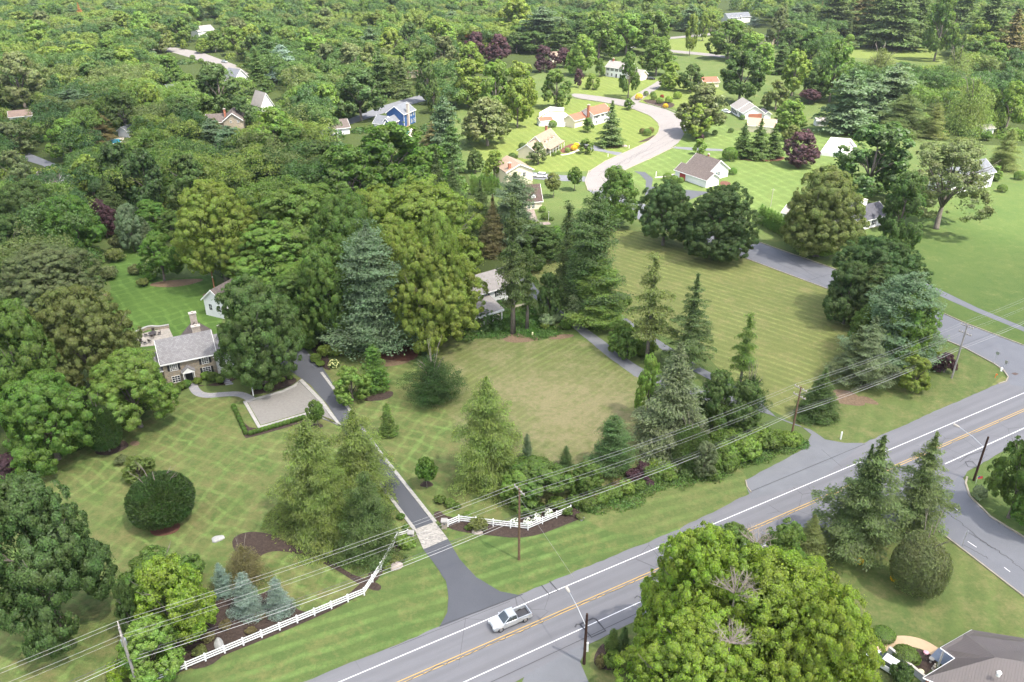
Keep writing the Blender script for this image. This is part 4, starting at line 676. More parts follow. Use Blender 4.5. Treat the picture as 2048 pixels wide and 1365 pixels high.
def clash(x, yt, yb, w_, band):
    for k in KEEP:
        if k[3] - k[1] < 62: k = (k[0], k[1], k[2], k[1] + (k[3] - k[1]) * .8)
        if x + w_ * .4 > k[0] and x - w_ * .4 < k[2] and yb > k[1] + 2 and yt < k[3] - 1: return True
    for t in TREES:
        if abs(t['x'] - x) < (t['w'] + w_) * .25 and abs(t['yt'] - yt) < 9 + band * .06: return True
    return False
frs = random.Random(21); nfill = 0
pal_far = ['yg', 'ol', 'lg', 'mg', 'gr', 'yg', 'mg', 'dg', 'lg', 'hm']; pal_mid = ['dg', 'mg', 'bg', 'gr', 'mg', 'lg', 'ol', 'dg']
for row in range(30):
    yt = -4 + row * 14 + row * row * .14
    if yt > 560: break
    s_ = scl(1024, yt + 30); xw = 9.5 * s_; x = -60 + frs.uniform(0, xw)
    while x < 2110:
        xx = x + frs.uniform(-.3, .3) * xw; yy = yt + frs.uniform(-7, 7); h = frs.uniform(13, 21); w_ = frs.uniform(15, 26) * s_; yb = yy + h * s_ * .88 + w_ * .2
        ok = (yy < 55) or (xx < 700 and yy < 440) or (xx < 930 and yy < 300) or (xx < 1150 and yy < 110) or (xx > 1680 and yy < 230) or (1450 < xx <= 1700 and yy < 110) or (xx < 160 and yy < 560)
        if xx > 1680 and 55 < yy: ok = ok and yy < 230 and yb < 290
        if ok and not clash(xx, yy, yb, w_, yt) and nfill < 235:
            k = frs.choices(['R', 'R', 'R', 'R', 'P', 'F', 'O'], [6, 5, 4, 4, 2.2, 1.6, .6])[0]
            c = frs.choice(pal_far if (yy < 110 and frs.random() < .75) else pal_mid)
            if k == 'P': c = frs.choice(['pb', 'bg', 'pb']); w_ *= .8
            if k in 'FO': c = frs.choice(['sp', 'dg', 'bg']); w_ *= .55
            if xx > 1640 and yy < 60 and frs.random() < .7: k = 'F'; c = frs.choice(['sp', 'br', 'sp']); w_ = 7 * s_
            T(k, xx, yy, round(h, 1), w_, c); nfill += 1
        x += xw
import sys as _s
from collections import Counter
print('trees', len(TREES), 'fill', nfill, Counter(t['o']['category'] for t in TREES))
# far-off wood and undergrowth that nobody could count
def scatter_stuff(name, spots, n, ls, col, label, mat=None):
    rs = np.random.RandomState(len(spots)); Ps, Ns = [], []
    for (x, y, r, h) in spots:
        v = rdirs(rs, n); v[:, 2] = np.abs(v[:, 2]); q = v * np.array([r, r, h]) * (.75 + .3 * rs.rand(n, 1)); q[:, 0] += x; q[:, 1] += y; Ps.append(q); Ns.append(v + rs.normal(size=(n, 3)) * .6)
    P = np.concatenate(Ps); me = leaf_mesh(name, P, np.concatenate(Ns), ls * rs.uniform(.6, 1.4, len(P)), .75, rs, mat=mat)
    o = link(name, me); o.color = (*col, 1); tag(o, label, kind='stuff'); return o
urs = random.Random(5); und = []
UP = [([-60, 40, 900, 440], 900), ([900, 30, 1700, 110], 200), ([1700, 60, 2100, 280], 200), ([-60, 440, 200, 620], 60), ([640, 380, 1000, 660], 60), ([400, 380, 640, 480], 30)]
def inkeep(x, y): return any(k[0] - 6 < x < k[2] + 6 and k[1] - 6 < y < k[3] + 10 for k in KEEP)
for (bx, n) in UP:
    for i in range(n):
        x, y = urs.uniform(bx[0], bx[2]), bx[1] + (bx[3] - bx[1]) * urs.random() ** 1.3
        if inkeep(x, y): continue
        p = at(x, y); und.append((p.x, p.y, urs.uniform(3, 6), urs.uniform(1.5, 4)))
scatter_stuff('undergrowth', und, 230, .9, COL['dg'], 'dark leafy undergrowth filling the ground between the woodland trees', FOLMIX)
def wood_stuff(name, n, boxes, label, hr=(11, 19), rr=(8, 13.5), gap=12, nl=3400, cap=3000):
    """crowns of the woodland trees beyond the ones standing apart"""
    rs = np.random.RandomState(77); grid = {}; out = []; tries = 0
    own = [(t['o'].location.x, t['o'].location.y, t['R']) for t in TREES]
    while len(out) < n and tries < n * 12:
        tries += 1; b = boxes[urs.randrange(len(boxes))] if tries % 2 else boxes[0]; x, y = urs.uniform(b[0], b[2]), b[1] + (b[3] - b[1]) * urs.random(); p = at(x, y); h = urs.uniform(*hr); R = urs.uniform(*rr)
        s_ = scl(x, y); px, pt = proj((p.x, p.y + R * .3, h)); 
        if clash2(px, pt, y + R * s_ * .3, 2 * R * s_): continue
        c = (int(p.x // 12), int(p.y // 12))
        if any((q[0] - p.x) ** 2 + (q[1] - p.y) ** 2 < gap * gap for i in (-1, 0, 1) for j in (-1, 0, 1) for q in grid.get((c[0] + i, c[1] + j), ())): continue
        if any((q[0] - p.x) ** 2 + (q[1] - p.y) ** 2 < (q[2] * .8) ** 2 for q in own): continue
        grid.setdefault(c, []).append((p.x, p.y)); out.append((p.x, p.y, R, h))
    Ps, Ns, Ss = [], [], []
    for (x, y, R, h) in out:
        np_ = 40; d_ = rdirs(rs, np_); d_[:, 2] = np.abs(d_[:, 2]) * 1.1 - .25; C = d_ * np.array([R, R, h * .36]) * rs.uniform(.55, .85, (np_, 1)); C[:, 2] += h * .58; PR = rs.uniform(.15, .27, np_) * R
        k = rs.randint(0, np_, nl); v = rdirs(rs, nl); v[:, 2] = np.where(v[:, 2] < -.3, -v[:, 2], v[:, 2]); P = C[k] + v * (PR[k] * rs.uniform(.75, 1.05, nl))[:, None]; P[:, 0] += x; P[:, 1] += y; P[:, 2] = np.maximum(P[:, 2], .2)
        Ps.append(P); Ns.append(v + rs.normal(size=(nl, 3)) * .22); Ss.append((.36 + y * .0006) * rs.uniform(.6, 1.35, nl))
    me = leaf_mesh(name, np.concatenate(Ps), np.concatenate(Ns), np.concatenate(Ss), .75, rs, mat=FOLMIX); o = link(name, me); tag(o, label, kind='stuff'); print(name, len(out)); return o
def clash2(x, yt, yb, w_):
    for k in KEEP:
        if k[3] - k[1] < 62: k = (k[0], k[1], k[2], k[1] + (k[3] - k[1]) * .8)
        if x + w_ * .45 > k[0] and x - w_ * .45 < k[2] and yb > k[1] + 1 and yt < k[3]: return True
    return False
wood_stuff('woodland', 1500, [(-120, 30, 900, 300), (900, 28, 1700, 100), (1640, 30, 2170, 230), (-80, 300, 640, 440), (-80, 440, 160, 620)], 'continuous mixed woodland canopy behind and between the single trees')
far = []
for i in range(1100):
    y = urs.uniform(820, 1800); x = urs.uniform(-.78, .78) * y; far.append((x, y, urs.uniform(6, 10), urs.uniform(9, 17)))
scatter_stuff('far_wood', far, 330, 1.6, (.085, .125, .035), 'far off mixed woodland reaching to the top of the view', FOLMIX)
gc = [(at(x, y)) for x, y in [(965, 665), (985, 660), (1005, 655), (1025, 650), (1045, 645), (1065, 640), (1080, 645), (1000, 670), (1040, 662), (1060, 660), (1085, 660), (1020, 635), (1060, 625), (1040, 630), (1100, 665), (1075, 668), (940, 672)]]
scatter_stuff('ivy_ground_cover', [(p.x + urs.uniform(-1, 1), p.y + urs.uniform(-1, 1), 2.6, .5) for p in gc for _ in range(2)], 420, .3, COL['lv'], 'low green ivy covering the slope around the tall bare trunk')

lc = [at(x, y) for x, y in [(1180, 1018), (1205, 1010), (1230, 1005), (1255, 995), (1280, 985), (1300, 975), (1325, 968), (1350, 958), (1375, 955), (1400, 950), (1425, 945), (1450, 935), (1475, 925), (1500, 915), (1525, 905), (1550, 898), (1575, 892), (1595, 885), (1430, 920), (1460, 905), (1490, 890), (1520, 878), (1400, 930), (1360, 940), (1320, 950), (1280, 965), (1240, 975), (1560, 880), (1440, 900)]]
scatter_stuff('low_ground_cover', [(p.x + urs.uniform(-1, 1), p.y + urs.uniform(-1, 1), urs.uniform(1.6, 2.6), urs.uniform(.5, 1.1)) for p in lc for _ in range(2)], 420, .24, mul(COL['mg'], 1.3), 'low tangled green cover filling the bank between the roadside shrubs')
# ================================================================== HOUSES
W_white = mat_siding('white_siding', (.74, .74, .73)); W_cream = mat_siding('cream_siding', (.70, .62, .46)); W_blue = mat_siding('blue_siding', (.03, .085, .22), .25, .15); W_grey = mat_siding('pale_siding', (.6, .6, .62))
W_stone = mat_stone('field_stone', [(.33, .27, .19), (.25, .20, .145), (.39, .32, .23), (.20, .17, .14), (.30, .275, .23)], 2.6); W_brick = mat_shingle('brick_wall', (.32, .13, .08), (.25, .10, .07), .25, .08, 1.2, .1)
R_slate = mat_shingle('slate_roof', (.27, .265, .27), (.18, .175, .18), .42, .30, .45, .2); R_brown = mat_shingle('brown_shingles', (.145, .12, .11), (.10, .083, .076), .5, .32, .5); R_tan = mat_shingle('tan_shingles', (.29, .22, .165), (.24, .18, .135), .5, .32, .6, .15)
R_red = mat_shingle('red_shingles', (.31, .13, .085), (.26, .105, .07), .5, .32, .6, .15); R_dark = mat_shingle('dark_shingles', (.095, .095, .11), (.07, .07, .085), .5, .32, .6, .2); R_grey = mat_shingle('grey_shingles', (.17, .18, .20), (.13, .14, .16), .5, .32, .6, .2)
R_pale = mat_shingle('pale_shingles', (.29, .27, .255), (.24, .225, .21), .5, .32, .7, .12); R_choc = mat_shingle('chocolate_shingles', (.105, .075, .065), (.08, .055, .05), .5, .32, .6, .2); R_peachd = mat_shingle('dull_shingles', (.26, .19, .15), (.22, .16, .13), .5, .32, .6, .2); R_peach = mat_shingle('peach_shingles', (.36, .27, .20), (.31, .23, .17), .5, .32, .7, .12)
M_shut = mat_plain('shutter_black', (.02, .022, .026)); M_door = mat_plain('dark_door', (.03, .03, .035), .4); M_chim = mat_stone('chimney_stone', [(.42, .36, .3), (.33, .29, .25), (.5, .44, .38)], 3.5)
class House:
    def __init__(s, name, label, A, B, L=None, cat='house', base_z=0):
        a, b = at(*A), at(*B); d = b - a; s.yaw = math.atan2(d.y, d.x); s.L = L or d.length; s.o = empty(name, label, cat, a, s.yaw)
    def block(s, x0, x1, y0, y1, ev, rise, wall, roof, style='x', z0=-.3, oh=.4, trim=None, wname='wall', th=.18):
        mb = MB(); o = s.o
        if style == 'x':
            ym = (y0 + y1) / 2; pr = [(y0, z0), (y1, z0), (y1, ev), (ym, ev + rise - .02), (y0, ev)]
            i = 0; A_ = [(x0, y, z) for y, z in pr]; B_ = [(x1, y, z) for y, z in pr]
            mb.face(list(reversed(A_))); mb.face(B_)
            for k in range(5):
                if k in (2, 3): continue
                q = (k + 1) % 5; mb.face([A_[k], A_[q], B_[q], B_[k]])
            w_ = mb.build(wname, wall, o)
            r = MB(); sl = rise / (ym - y0); f = oh * sl; xa, xb = x0 - oh, x1 + oh
            r.prism([(xa, y0 - oh, ev - f), (xb, y0 - oh, ev - f), (xb, ym, ev + rise), (xa, ym, ev + rise)], [(xa, y0 - oh, ev - f + th), (xb, y0 - oh, ev - f + th), (xb, ym, ev + rise + th), (xa, ym, ev + rise + th)])
            r.prism([(xa, ym, ev + rise), (xb, ym, ev + rise), (xb, y1 + oh, ev - f), (xa, y1 + oh, ev - f)], [(xa, ym, ev + rise + th), (xb, ym, ev + rise + th), (xb, y1 + oh, ev - f + th), (xa, y1 + oh, ev - f + th)])
            rf = r.build('roof', roof, o)
            if trim is not False:
                t = MB(); t.box(xa, xb, y0 - oh - .1, y0 - oh - .003, ev - f - .05, ev - f + .16)
                for xx in (xa - .07, xb + .003):
                    for ya_, yb_ in ((y0 - oh, ym), (y1 + oh, ym)):
                        t.prism([(xx, ya_, ev - f - .16), (xx + .067, ya_, ev - f - .16), (xx + .067, yb_, ev + rise - .16), (xx, yb_, ev + rise - .16)][::(1 if ya_ < yb_ else -1)], [(xx, ya_, ev - f + th), (xx + .067, ya_, ev - f + th), (xx + .067, yb_, ev + rise + th), (xx, yb_, ev + rise + th)][::(1 if ya_ < yb_ else -1)])
                t.build('trim', trim or M_white, rf)
        elif style == 'y':
            xm = (x0 + x1) / 2; pr = [(x0, z0), (x1, z0), (x1, ev), (xm, ev + rise - .02), (x0, ev)]
            A_ = [(x, y0, z) for x, z in pr]; B_ = [(x, y1, z) for x, z in pr]
            mb.face(A_); mb.face(list(reversed(B_)))
            for k in range(5):
                if k in (2, 3): continue
                q = (k + 1) % 5; mb.face([A_[q], A_[k], B_[k], B_[q]])
            w_ = mb.build(wname, wall, o)
            r = MB(); sl = rise / (xm - x0); f = oh * sl; ya, yb = y0 - oh, y1 + oh
            r.prism([(x0 - oh, ya, ev - f), (xm, ya, ev + rise), (xm, yb, ev + rise), (x0 - oh, yb, ev - f)], [(x0 - oh, ya, ev - f + th), (xm, ya, ev + rise + th), (xm, yb, ev + rise + th), (x0 - oh, yb, ev - f + th)])
            r.prism([(xm, ya, ev + rise), (x1 + oh, ya, ev - f), (x1 + oh, yb, ev - f), (xm, yb, ev + rise)], [(xm, ya, ev + rise + th), (x1 + oh, ya, ev - f + th), (x1 + oh, yb, ev - f + th), (xm, yb, ev + rise + th)])
            rf = r.build('roof', roof, o)
            if trim is not False:
                t = MB()
                for xa_, xb_ in ((x0 - oh, xm), (xm, x1 + oh)):
                    za, zb = (ev - f, ev + rise) if xb_ == xm else (ev + rise, ev - f)
                    t.prism([(xa_, ya - .07, za - .16), (xb_, ya - .07, zb - .16), (xb_, ya - .003, zb - .16), (xa_, ya - .003, za - .16)], [(xa_, ya - .07, za + th), (xb_, ya - .07, zb + th), (xb_, ya - .003, zb + th), (xa_, ya - .003, za + th)])
                t.build('trim', trim or M_white, rf)
        elif style == 'shed':                       # high at y1
            A_ = [(x0, y0, z0), (x1, y0, z0), (x1, y1, z0), (x0, y1, z0)]; B_ = [(x0, y0, ev), (x1, y0, ev), (x1, y1, ev + rise), (x0, y1, ev + rise)]; mb.prism(A_, B_); w_ = mb.build(wname, wall, o)
            sl = rise / (y1 - y0); r = MB(); q = [(x0 - oh, y0 - oh, ev - oh * sl + .02), (x1 + oh, y0 - oh, ev - oh * sl + .02), (x1 + oh, y1, ev + rise + .02), (x0 - oh, y1, ev + rise + .02)]; r.prism(q, [(a, b, c + th) for a, b, c in q]); rf = r.build('roof', roof, o)
        s.roof = rf; return rf
    def win(s, side, u, z, w_=1.0, h=1.5, shut=None, pos=0, nx=2, ny=2, frame=None, name='window'):
        """side f(ront)/l(eft)/r(ight), pos = plane coordinate"""
        fr = MB(); e = .07
        fr.box(-w_ / 2 - e, -w_ / 2, -.08, .02, -e, h + e); fr.box(w_ / 2, w_ / 2 + e, -.08, .02, -e, h + e); fr.box(-w_ / 2, w_ / 2, -.08, .02, h, h + e); fr.box(-w_ / 2, w_ / 2, -.1, .02, -e, 0)
        for k in range(1, nx): xx = -w_ / 2 + w_ * k / nx; fr.box(xx - .025, xx + .025, -.06, .0, 0, h)
        for k in range(1, ny): zz = h * k / ny; fr.box(-w_ / 2, w_ / 2, -.063, .003, zz - .025, zz + .025)
        o = fr.build(name, frame or M_white, s.o)
        MB().box(-w_ / 2 + .002, w_ / 2 - .002, -.035, .01, .002, h - .002).build('pane', M_glass, o)
        if shut:
            for k in (-1, 1): MB().box(k * (w_ / 2 + .3) - .21, k * (w_ / 2 + .3) + .21, -.07, -.005, -.03, h + .03).build('shutter', shut, o)
        if side == 'f': o.location = (u, pos, z)
        elif side == 'r': o.location = (pos, u, z); o.rotation_euler = (0, 0, R_(90))
        else: o.location = (pos, u, z); o.rotation_euler = (0, 0, R_(-90))
        return o
    def wins(s, side, us, zs, pos=0, **k):
        for z in zs:
            for u in us: s.win(side, u, z, pos=pos, **k)
    def chimney(s, x, y, z0, z1, w_=.9, d=.7, mat=None, cap=M_conc, ro=None):
        c = MB().box(x - w_ / 2, x + w_ / 2, y - d / 2, y + d / 2, z0, z1).build('chimney', mat or M_chim, ro or s.o)
        k = MB().box(x - w_ / 2 - .12, x + w_ / 2 + .12, y - d / 2 - .12, y + d / 2 + .12, z1 + .002, z1 + .14); k.box(x - .2, x + .2, y - .2, y + .2, z1 + .142, z1 + .4); k.build('chimney_cap', cap, c); return c
    def door(s, x, y=0, w_=1.0, h=2.1, mat=None, z=0, name='door', side='f'):
        d = MB().box(-w_ / 2, w_ / 2, -.06, -.004, 0, h).build(name, mat or M_door, s.o); f = MB()
        f.box(-w_ / 2 - .12, -w_ / 2 - .003, -.1, .01, 0, h + .12); f.box(w_ / 2 + .003, w_ / 2 + .12, -.1, .01, 0, h + .12); f.box(-w_ / 2, w_ / 2, -.1, .01, h + .003, h + .12); f.build('door_frame', M_white, d)
        d.location = (x, y, z) if side == 'f' else (y, x, z)
        if side != 'f': d.rotation_euler = (0, 0, R_(90 if side == 'r' else -90))
        return d
    def dormer(s, x, y, z, w_=1.5, h=1.3, depth=2.4, roof=None, wall=None):
        b = MB(); hw = w_ / 2; pr = [(-hw, 0), (hw, 0), (hw, h), (0, h + .55), (-hw, h)]
        A_ = [(p, 0, q) for p, q in pr]; B_ = [(p, depth, q) for p, q in pr]; b.face(A_)
        for k in range(5): q = (k + 1) % 5; b.face([A_[q], A_[k], B_[k], B_[q]])
        d = b.build('dormer', wall or W_white, s.o, (x, y, z)); r = MB(); e = .15
        for sg in (-1, 1):
            lo, hi = (sg * (hw + e), h - e * .55), (0, h + .57); q = [(lo[0], -e, lo[1]), (hi[0], -e, hi[1]), (hi[0], depth, hi[1]), (lo[0], depth, lo[1])]
            if sg > 0: q = q[::-1]
            r.prism(q, [(a, b_, c + .09) for a, b_, c in q])
        r.build('roof', roof, d); MB().box(-.38, .38, -.04, -.003, .2, 1.15).build('pane', M_glass, d)
        m = MB(); m.box(-.03, .03, -.06, -.042, .2, 1.15); m.box(-.38, .38, -.064, -.044, .65, .7); m.box(-.46, -.383, -.06, -.003, .12, 1.23); m.box(.383, .46, -.06, -.003, .12, 1.23); m.box(-.38, .38, -.06, -.003, .12, .198); m.box(-.38, .38, -.06, -.003, 1.152, 1.23); m.build('frame', M_white, d); return d
LM = {}   # landmarks for the labels
# --- stone farmhouse
h = House('stone_house', 'stone farmhouse with slate roof, black shutters and small gabled entry porch', (334, 772), (437, 750))
L = h.L; LM['the stone farmhouse'] = (385, 720)
rf = h.block(0, L, 0, 7.4, 5.0, 3.1, W_stone, R_slate); h.chimney(L - 2.2, 4.3, 6.6, 9.3, 1.5, .9, ro=rf)
h.win('f', 1.9, 3.0, 1.3, 1.5, M_shut, nx=4, ny=5); h.win('f', L - 1.9, 3.1, 1.2, 1.35, M_shut, nx=3, ny=4); h.win('f', L - 1.9, .75, 1.4, 1.5, M_shut, nx=3, ny=4); h.win('f', 1.9, .4, 1.4, 1.3, None, nx=3, ny=3); h.door(L - 5.3, 0, 1.3, 2.2)
p = MB(); p.prism([(L - 6.6, -1.2, 2.45), (L - 5.3, -1.2, 3.5), (L - 5.3, .05, 3.5), (L - 6.6, .05, 2.45)], [(L - 6.6, -1.2, 2.6), (L - 5.3, -1.2, 3.65), (L - 5.3, .05, 3.65), (L - 6.6, .05, 2.6)]); p.prism([(L - 5.3, -1.2, 3.5), (L - 4, -1.2, 2.45), (L - 4, .05, 2.45), (L - 5.3, .05, 3.5)], [(L - 5.3, -1.2, 3.65), (L - 4, -1.2, 2.6), (L - 4, .05, 2.6), (L - 5.3, .05, 3.65)])
pr_ = p.build('porch_roof', R_slate, h.o); q = MB(); q.face([(L - 6.4, -1.1, 2.5), (L - 4.2, -1.1, 2.5), (L - 5.3, -1.1, 3.42)]); q.box(L - 6.4, L - 4.2, -1.15, -1.0, 2.34, 2.48); q.box(L - 6.35, L - 6.2, -1.1, -.95, 0, 2.335); q.box(L - 4.4, L - 4.25, -1.1, -.95, 0, 2.335); q.build('pediment', M_white, pr_)
rf2 = h.block(L + .02, L + 9, .4, 6.8, 4.3, 2.7, W_white, R_slate); h.chimney(L + 2.3, 5.2, 5.4, 7.9, .8, .6, M_white, ro=rf2); h.dormer(L + 2.4, .55, 4.0, 1.6, 1.3, 2.4, R_slate, W_white); h.win('f', L + 2.4, 1.1, .9, 1.3, pos=.4, nx=3, ny=4); h.win('f', L + 6.5, 1.1, .9, 1.3, pos=.4, nx=3, ny=4)
h.block(-8, -.02, .6, 6.6, 3.4, 2.3, W_stone, R_slate); h.win('f', -1.6, 1.3, .8, 1.2, M_shut, pos=.6); h.win('f', -5.5, 1.3, .8, 1.2, M_shut, pos=.6)
rf3 = h.block(4.9, 10.3, 7.42, 13.6, 3.6, 2.6, W_stone, R_brown, 'y'); h.chimney(7.6, 13.2, 4, 8.2, 1.3, .9, ro=rf3)
# --- patio wall, table, chairs
P = smooth_pts([at(*p) for p in ((268, 673), (283, 665), (300, 658), (318, 660), (339, 656))], 2, False); w_ = ribbon_mb(P, .45, 0, .75).build('garden_wall', W_stone); tag(w_, 'low curved stone wall at the back of the patio', 'wall'); ribbon_mb(P, .55, .752, .85).build('coping', M_edge, w_)
M_iron = mat_plain('wrought_iron', (.05, .04, .035), .5, .4, .1)
def patio_table(c):
    t = empty('patio_table', 'round dark patio table in the middle of the stone patio', 'table', c); MB().lathe([(.85, .72), (.87, .74), (.85, .76)], 18).build('table_top', M_iron, t)
    for k in range(4): a = k * math.pi / 2; MB().tube([(.15 * math.cos(a), .15 * math.sin(a), .71), (.5 * math.cos(a), .5 * math.sin(a), 0)], .03, 5).build('leg', M_iron, t)
patio_table(at(306, 672, 0))
def chair(c, rz, label):
    t = empty('patio_chair', label, 'chair', c, rz, 'dark chairs round the patio table'); MB().box(-.28, .28, -.27, .27, .42, .47).build('seat', M_iron, t); b = MB(); b.box(-.28, .28, .272, .31, .44, .98); b.build('backrest', M_iron, t)
    for sx in (-1, 1):
        MB().box(sx * .31 - .03, sx * .31 + .03, -.25, .26, .64, .68).build('armrest', M_iron, t)
        for sy in (-1, 1): MB().box(sx * .24 - .02, sx * .24 + .02, sy * .23 - .02, sy * .23 + .02, 0, .418).build('leg', M_iron, t)
tc = at(306, 672)
for k, lab in enumerate(['dark chair on the right side of the patio table', 'dark chair behind the patio table, nearest the curved wall', 'dark chair on the left side of the patio table', 'dark chair in front of the patio table, nearest the house']): a = k * math.pi / 2 + .3; chair(tc + Vector((math.cos(a) * 1.35, math.sin(a) * 1.35, .1)), a - math.pi / 2, lab)
for k, (x, y) in enumerate(((284, 687), (291, 689), (300, 686))): chair(at(x, y, .1), 1 + k, ['dark chair at the left end of the row by the house wall', 'middle dark chair in the row by the house wall', 'dark chair at the right end of the row by the house wall'][k])
# --- grey gabled barn
h = House('garage_barn', 'white gabled outbuilding with brown shingle roof beside the leafy trees', (454, 640), (506, 610), 12, 'outbuilding'); LM['the white gabled outbuilding'] = (470, 600); h.block(0, 12, 0, 6, 4.2, 2.6, W_white, R_brown); h.wins('l', [1.7, 4.2], [1.6], w_=.9, h=1.5); h.wins('f', [3, 7], [1.1])
# --- white house with open porch behind the tall spruce
h = House('white_house', 'white house with dark shutters and open porch behind the tall spruce', (925, 640), (1013, 612), 15); LM['the white house with the porch'] = (965, 600); rf = h.block(0, h.L, 0, 8, 5.2, 2.6, W_white, R_pale); h.wins('f', [3, 6.5, 10, 13], [3.2], w_=.9, h=1.3, shut=M_shut); h.wins('f', [10.5], [.8], w_=.9, h=1.4, shut=M_shut); h.door(13, 0)
P0, P1 = at(950, 657), at(1003, 639); d = (P1 - P0); yw = math.atan2(d.y, d.x); iv = Matrix.Rotation(-h.yaw, 4, 'Z') @ (Matrix.Translation(-h.o.location)); lp = lambda v: iv @ Vector(v)
a = lp(P0); b = lp(P1); r = MB(); q = [(a.x - .4, a.y - .3, 2.5), (b.x + .4, a.y - .3, 2.5), (b.x + .4, -.02, 3.9), (a.x - .4, -.02, 3.9)]; r.prism(q, [(x, y, z + .16) for x, y, z in q]); pr_ = r.build('porch_roof', R_pale, h.o); MB().box(a.x - .4, b.x + .4, a.y - .42, a.y - .303, 2.2, 2.66).build('porch_beam', M_white, pr_)
for k in range(4): x = a.x + (b.x - a.x) * k / 3; MB().box(x - .1, x + .1, a.y - .1, a.y + .1, 0, 2.5).build('porch_post', M_white, h.o)
# --- blue house
h = House('blue_house', 'blue two storey house with grey roof and tall stone chimney by the pool', (809, 255), (843, 240), 10); LM['the blue house'] = (800, 232)
rf = h.block(0, 10, 0, 8.4, 5.6, 2.9, W_blue, R_grey); h.chimney(3.0, -.45, -.3, 9.4, 1.1, .9); h.wins('f', [4.6, 6.4, 8.6], [3.6], w_=.8, h=1.2); h.wins('f', [6.6, 8.9], [.8], w_=.9, h=1.3); cr_ = MB(); cr_.box(-.12, .0, -.12, 0, 0, 5.5); cr_.box(10, 10.12, -.12, 0, 0, 5.5); cr_.build('corner_board', M_white, h.o)
h2 = House('blue_garage', 'blue gabled garage with white doors in front of the blue house', (748, 259), (769, 262), 5.2, 'garage'); h2.block(0, 5.2, 0, 6.4, 2.8, 2.6, W_blue, R_grey); MB().box(.4, 4.8, -.07, -.004, 0, 2.3).build('garage_door', M_white, h2.o); h2.wins('r', [4.6], [.4], pos=5.2, w_=1.0, h=1.8); h.block(-7.5, -.02, 2.6, 6.5, 3.0, 1.9, W_blue, R_grey); h.wins('f', [-1.2, -2.6], [.2], pos=2.6, w_=1.0, h=2.1)
def pool(pxs, label, z=Z3):
    P = smooth_pts([at(*p) for p in pxs], 2); P = [Vector((p.x, p.y, z)) for p in P]; mb = MB(); mb.face(P if (P[1] - P[0]).cross(P[2] - P[1]).z > 0 else P[::-1]); o = mb.build('swimming_pool', M_water); tag(o, label, 'pool'); rb = ribbon_mb(P, .35, z - .05, z + .1, True).build('coping', M_deck, o)
pool([(790, 272), (797, 264), (808, 262), (819, 261), (819, 270), (806, 274)], 'bright blue swimming pool beside the blue house'); pool([(216, 286), (222, 280), (238, 278), (246, 282), (238, 288), (225, 289)], 'small blue swimming pool among the trees far left')
# --- white house with red roof
h = House('red_roofed_house', 'white house with red roof and brick chimney beside the walled terrace', (1186, 252), (1224, 241), 13); LM['the red roofed house'] = (1165, 235)
h.block(0, 13, 0, 7.5, 4.6, 2.3, W_white, R_red); h.chimney(-.5, 2.4, 0, 8.6, 1.0, .9, W_brick); h.wins('f', [1.6, 3.6, 7, 10], [2.9], w_=.9, h=1.1, shut=M_shut); h.wins('f', [2.4, 8.5], [.5], w_=1.2, h=1.2); h.wins('l', [1.2, 5.2], [2.7], w_=.7, h=1.1); h.block(-9, -.55, 3.2, 9.2, 3.2, 1.9, W_cream, R_red)
P = [at(*p) for p in ((1158, 248), (1128, 254), (1078, 253), (1079, 234), (1100, 222), (1128, 224))]; w_ = ribbon_mb(P, .25, 0, 1.9).build('terrace_wall', M_white); tag(w_, 'white wall round the terrace of the red roofed house', 'wall'); sheet('terrace', [(1156, 246), (1128, 252), (1080, 251), (1081, 236), (1101, 224), (1130, 226)], mat_plain('pale_terrace', (.7, .62, .55), .9, .2, .1, .5), Z2)
h = House('garden_shed', 'low shed with red roof inside the white terrace wall', (1081, 253), (1104, 251), 5.5, 'shed'); h.block(0, 5.5, 0, 4, 2.3, 1.0, W_white, R_red)
# --- cream cape with dormers
h = House('cape_house', 'cream cape house with three roof dormers and a long front porch', (1101, 313), (1145, 286), 14); LM['the cape house with three dormers'] = (1095, 280)
rf = h.block(0, 14, 2, 10.5, 3.0, 3.9, W_cream, R_tan); r = MB(); q = [(-.3, -.1, 2.5), (14.3, -.1, 2.5), (14.3, 1.6, 3.02), (-.3, 1.6, 3.02)]; r.prism(q, [(x, y, z + .14) for x, y, z in q]); pr_ = r.build('porch_roof', R_tan, h.o)
for k in range(6): x = .1 + k * 13.8 / 5; MB().box(x - .09, x + .09, .05, .23, 0, 2.52).build('porch_post', M_white, h.o)
for x in (3, 6.5, 10): h.dormer(x, 3.0, 3.7, 1.5, 1.2, 2.5, R_tan, W_cream)
h.wins('f', [2, 5, 9.5, 12.3], [.7], pos=2, w_=1, h=1.5, shut=M_shut); h.door(7.2, 2); h.block(-7.5, -.02, 3, 10, 3.1, 2.4, W_cream, R_tan); h.win('l', 6.3, 4.0, .8, 1.0, pos=0); h.chimney(12.8, 7.4, 5, 8.2, .9, .7, W_brick, ro=rf)
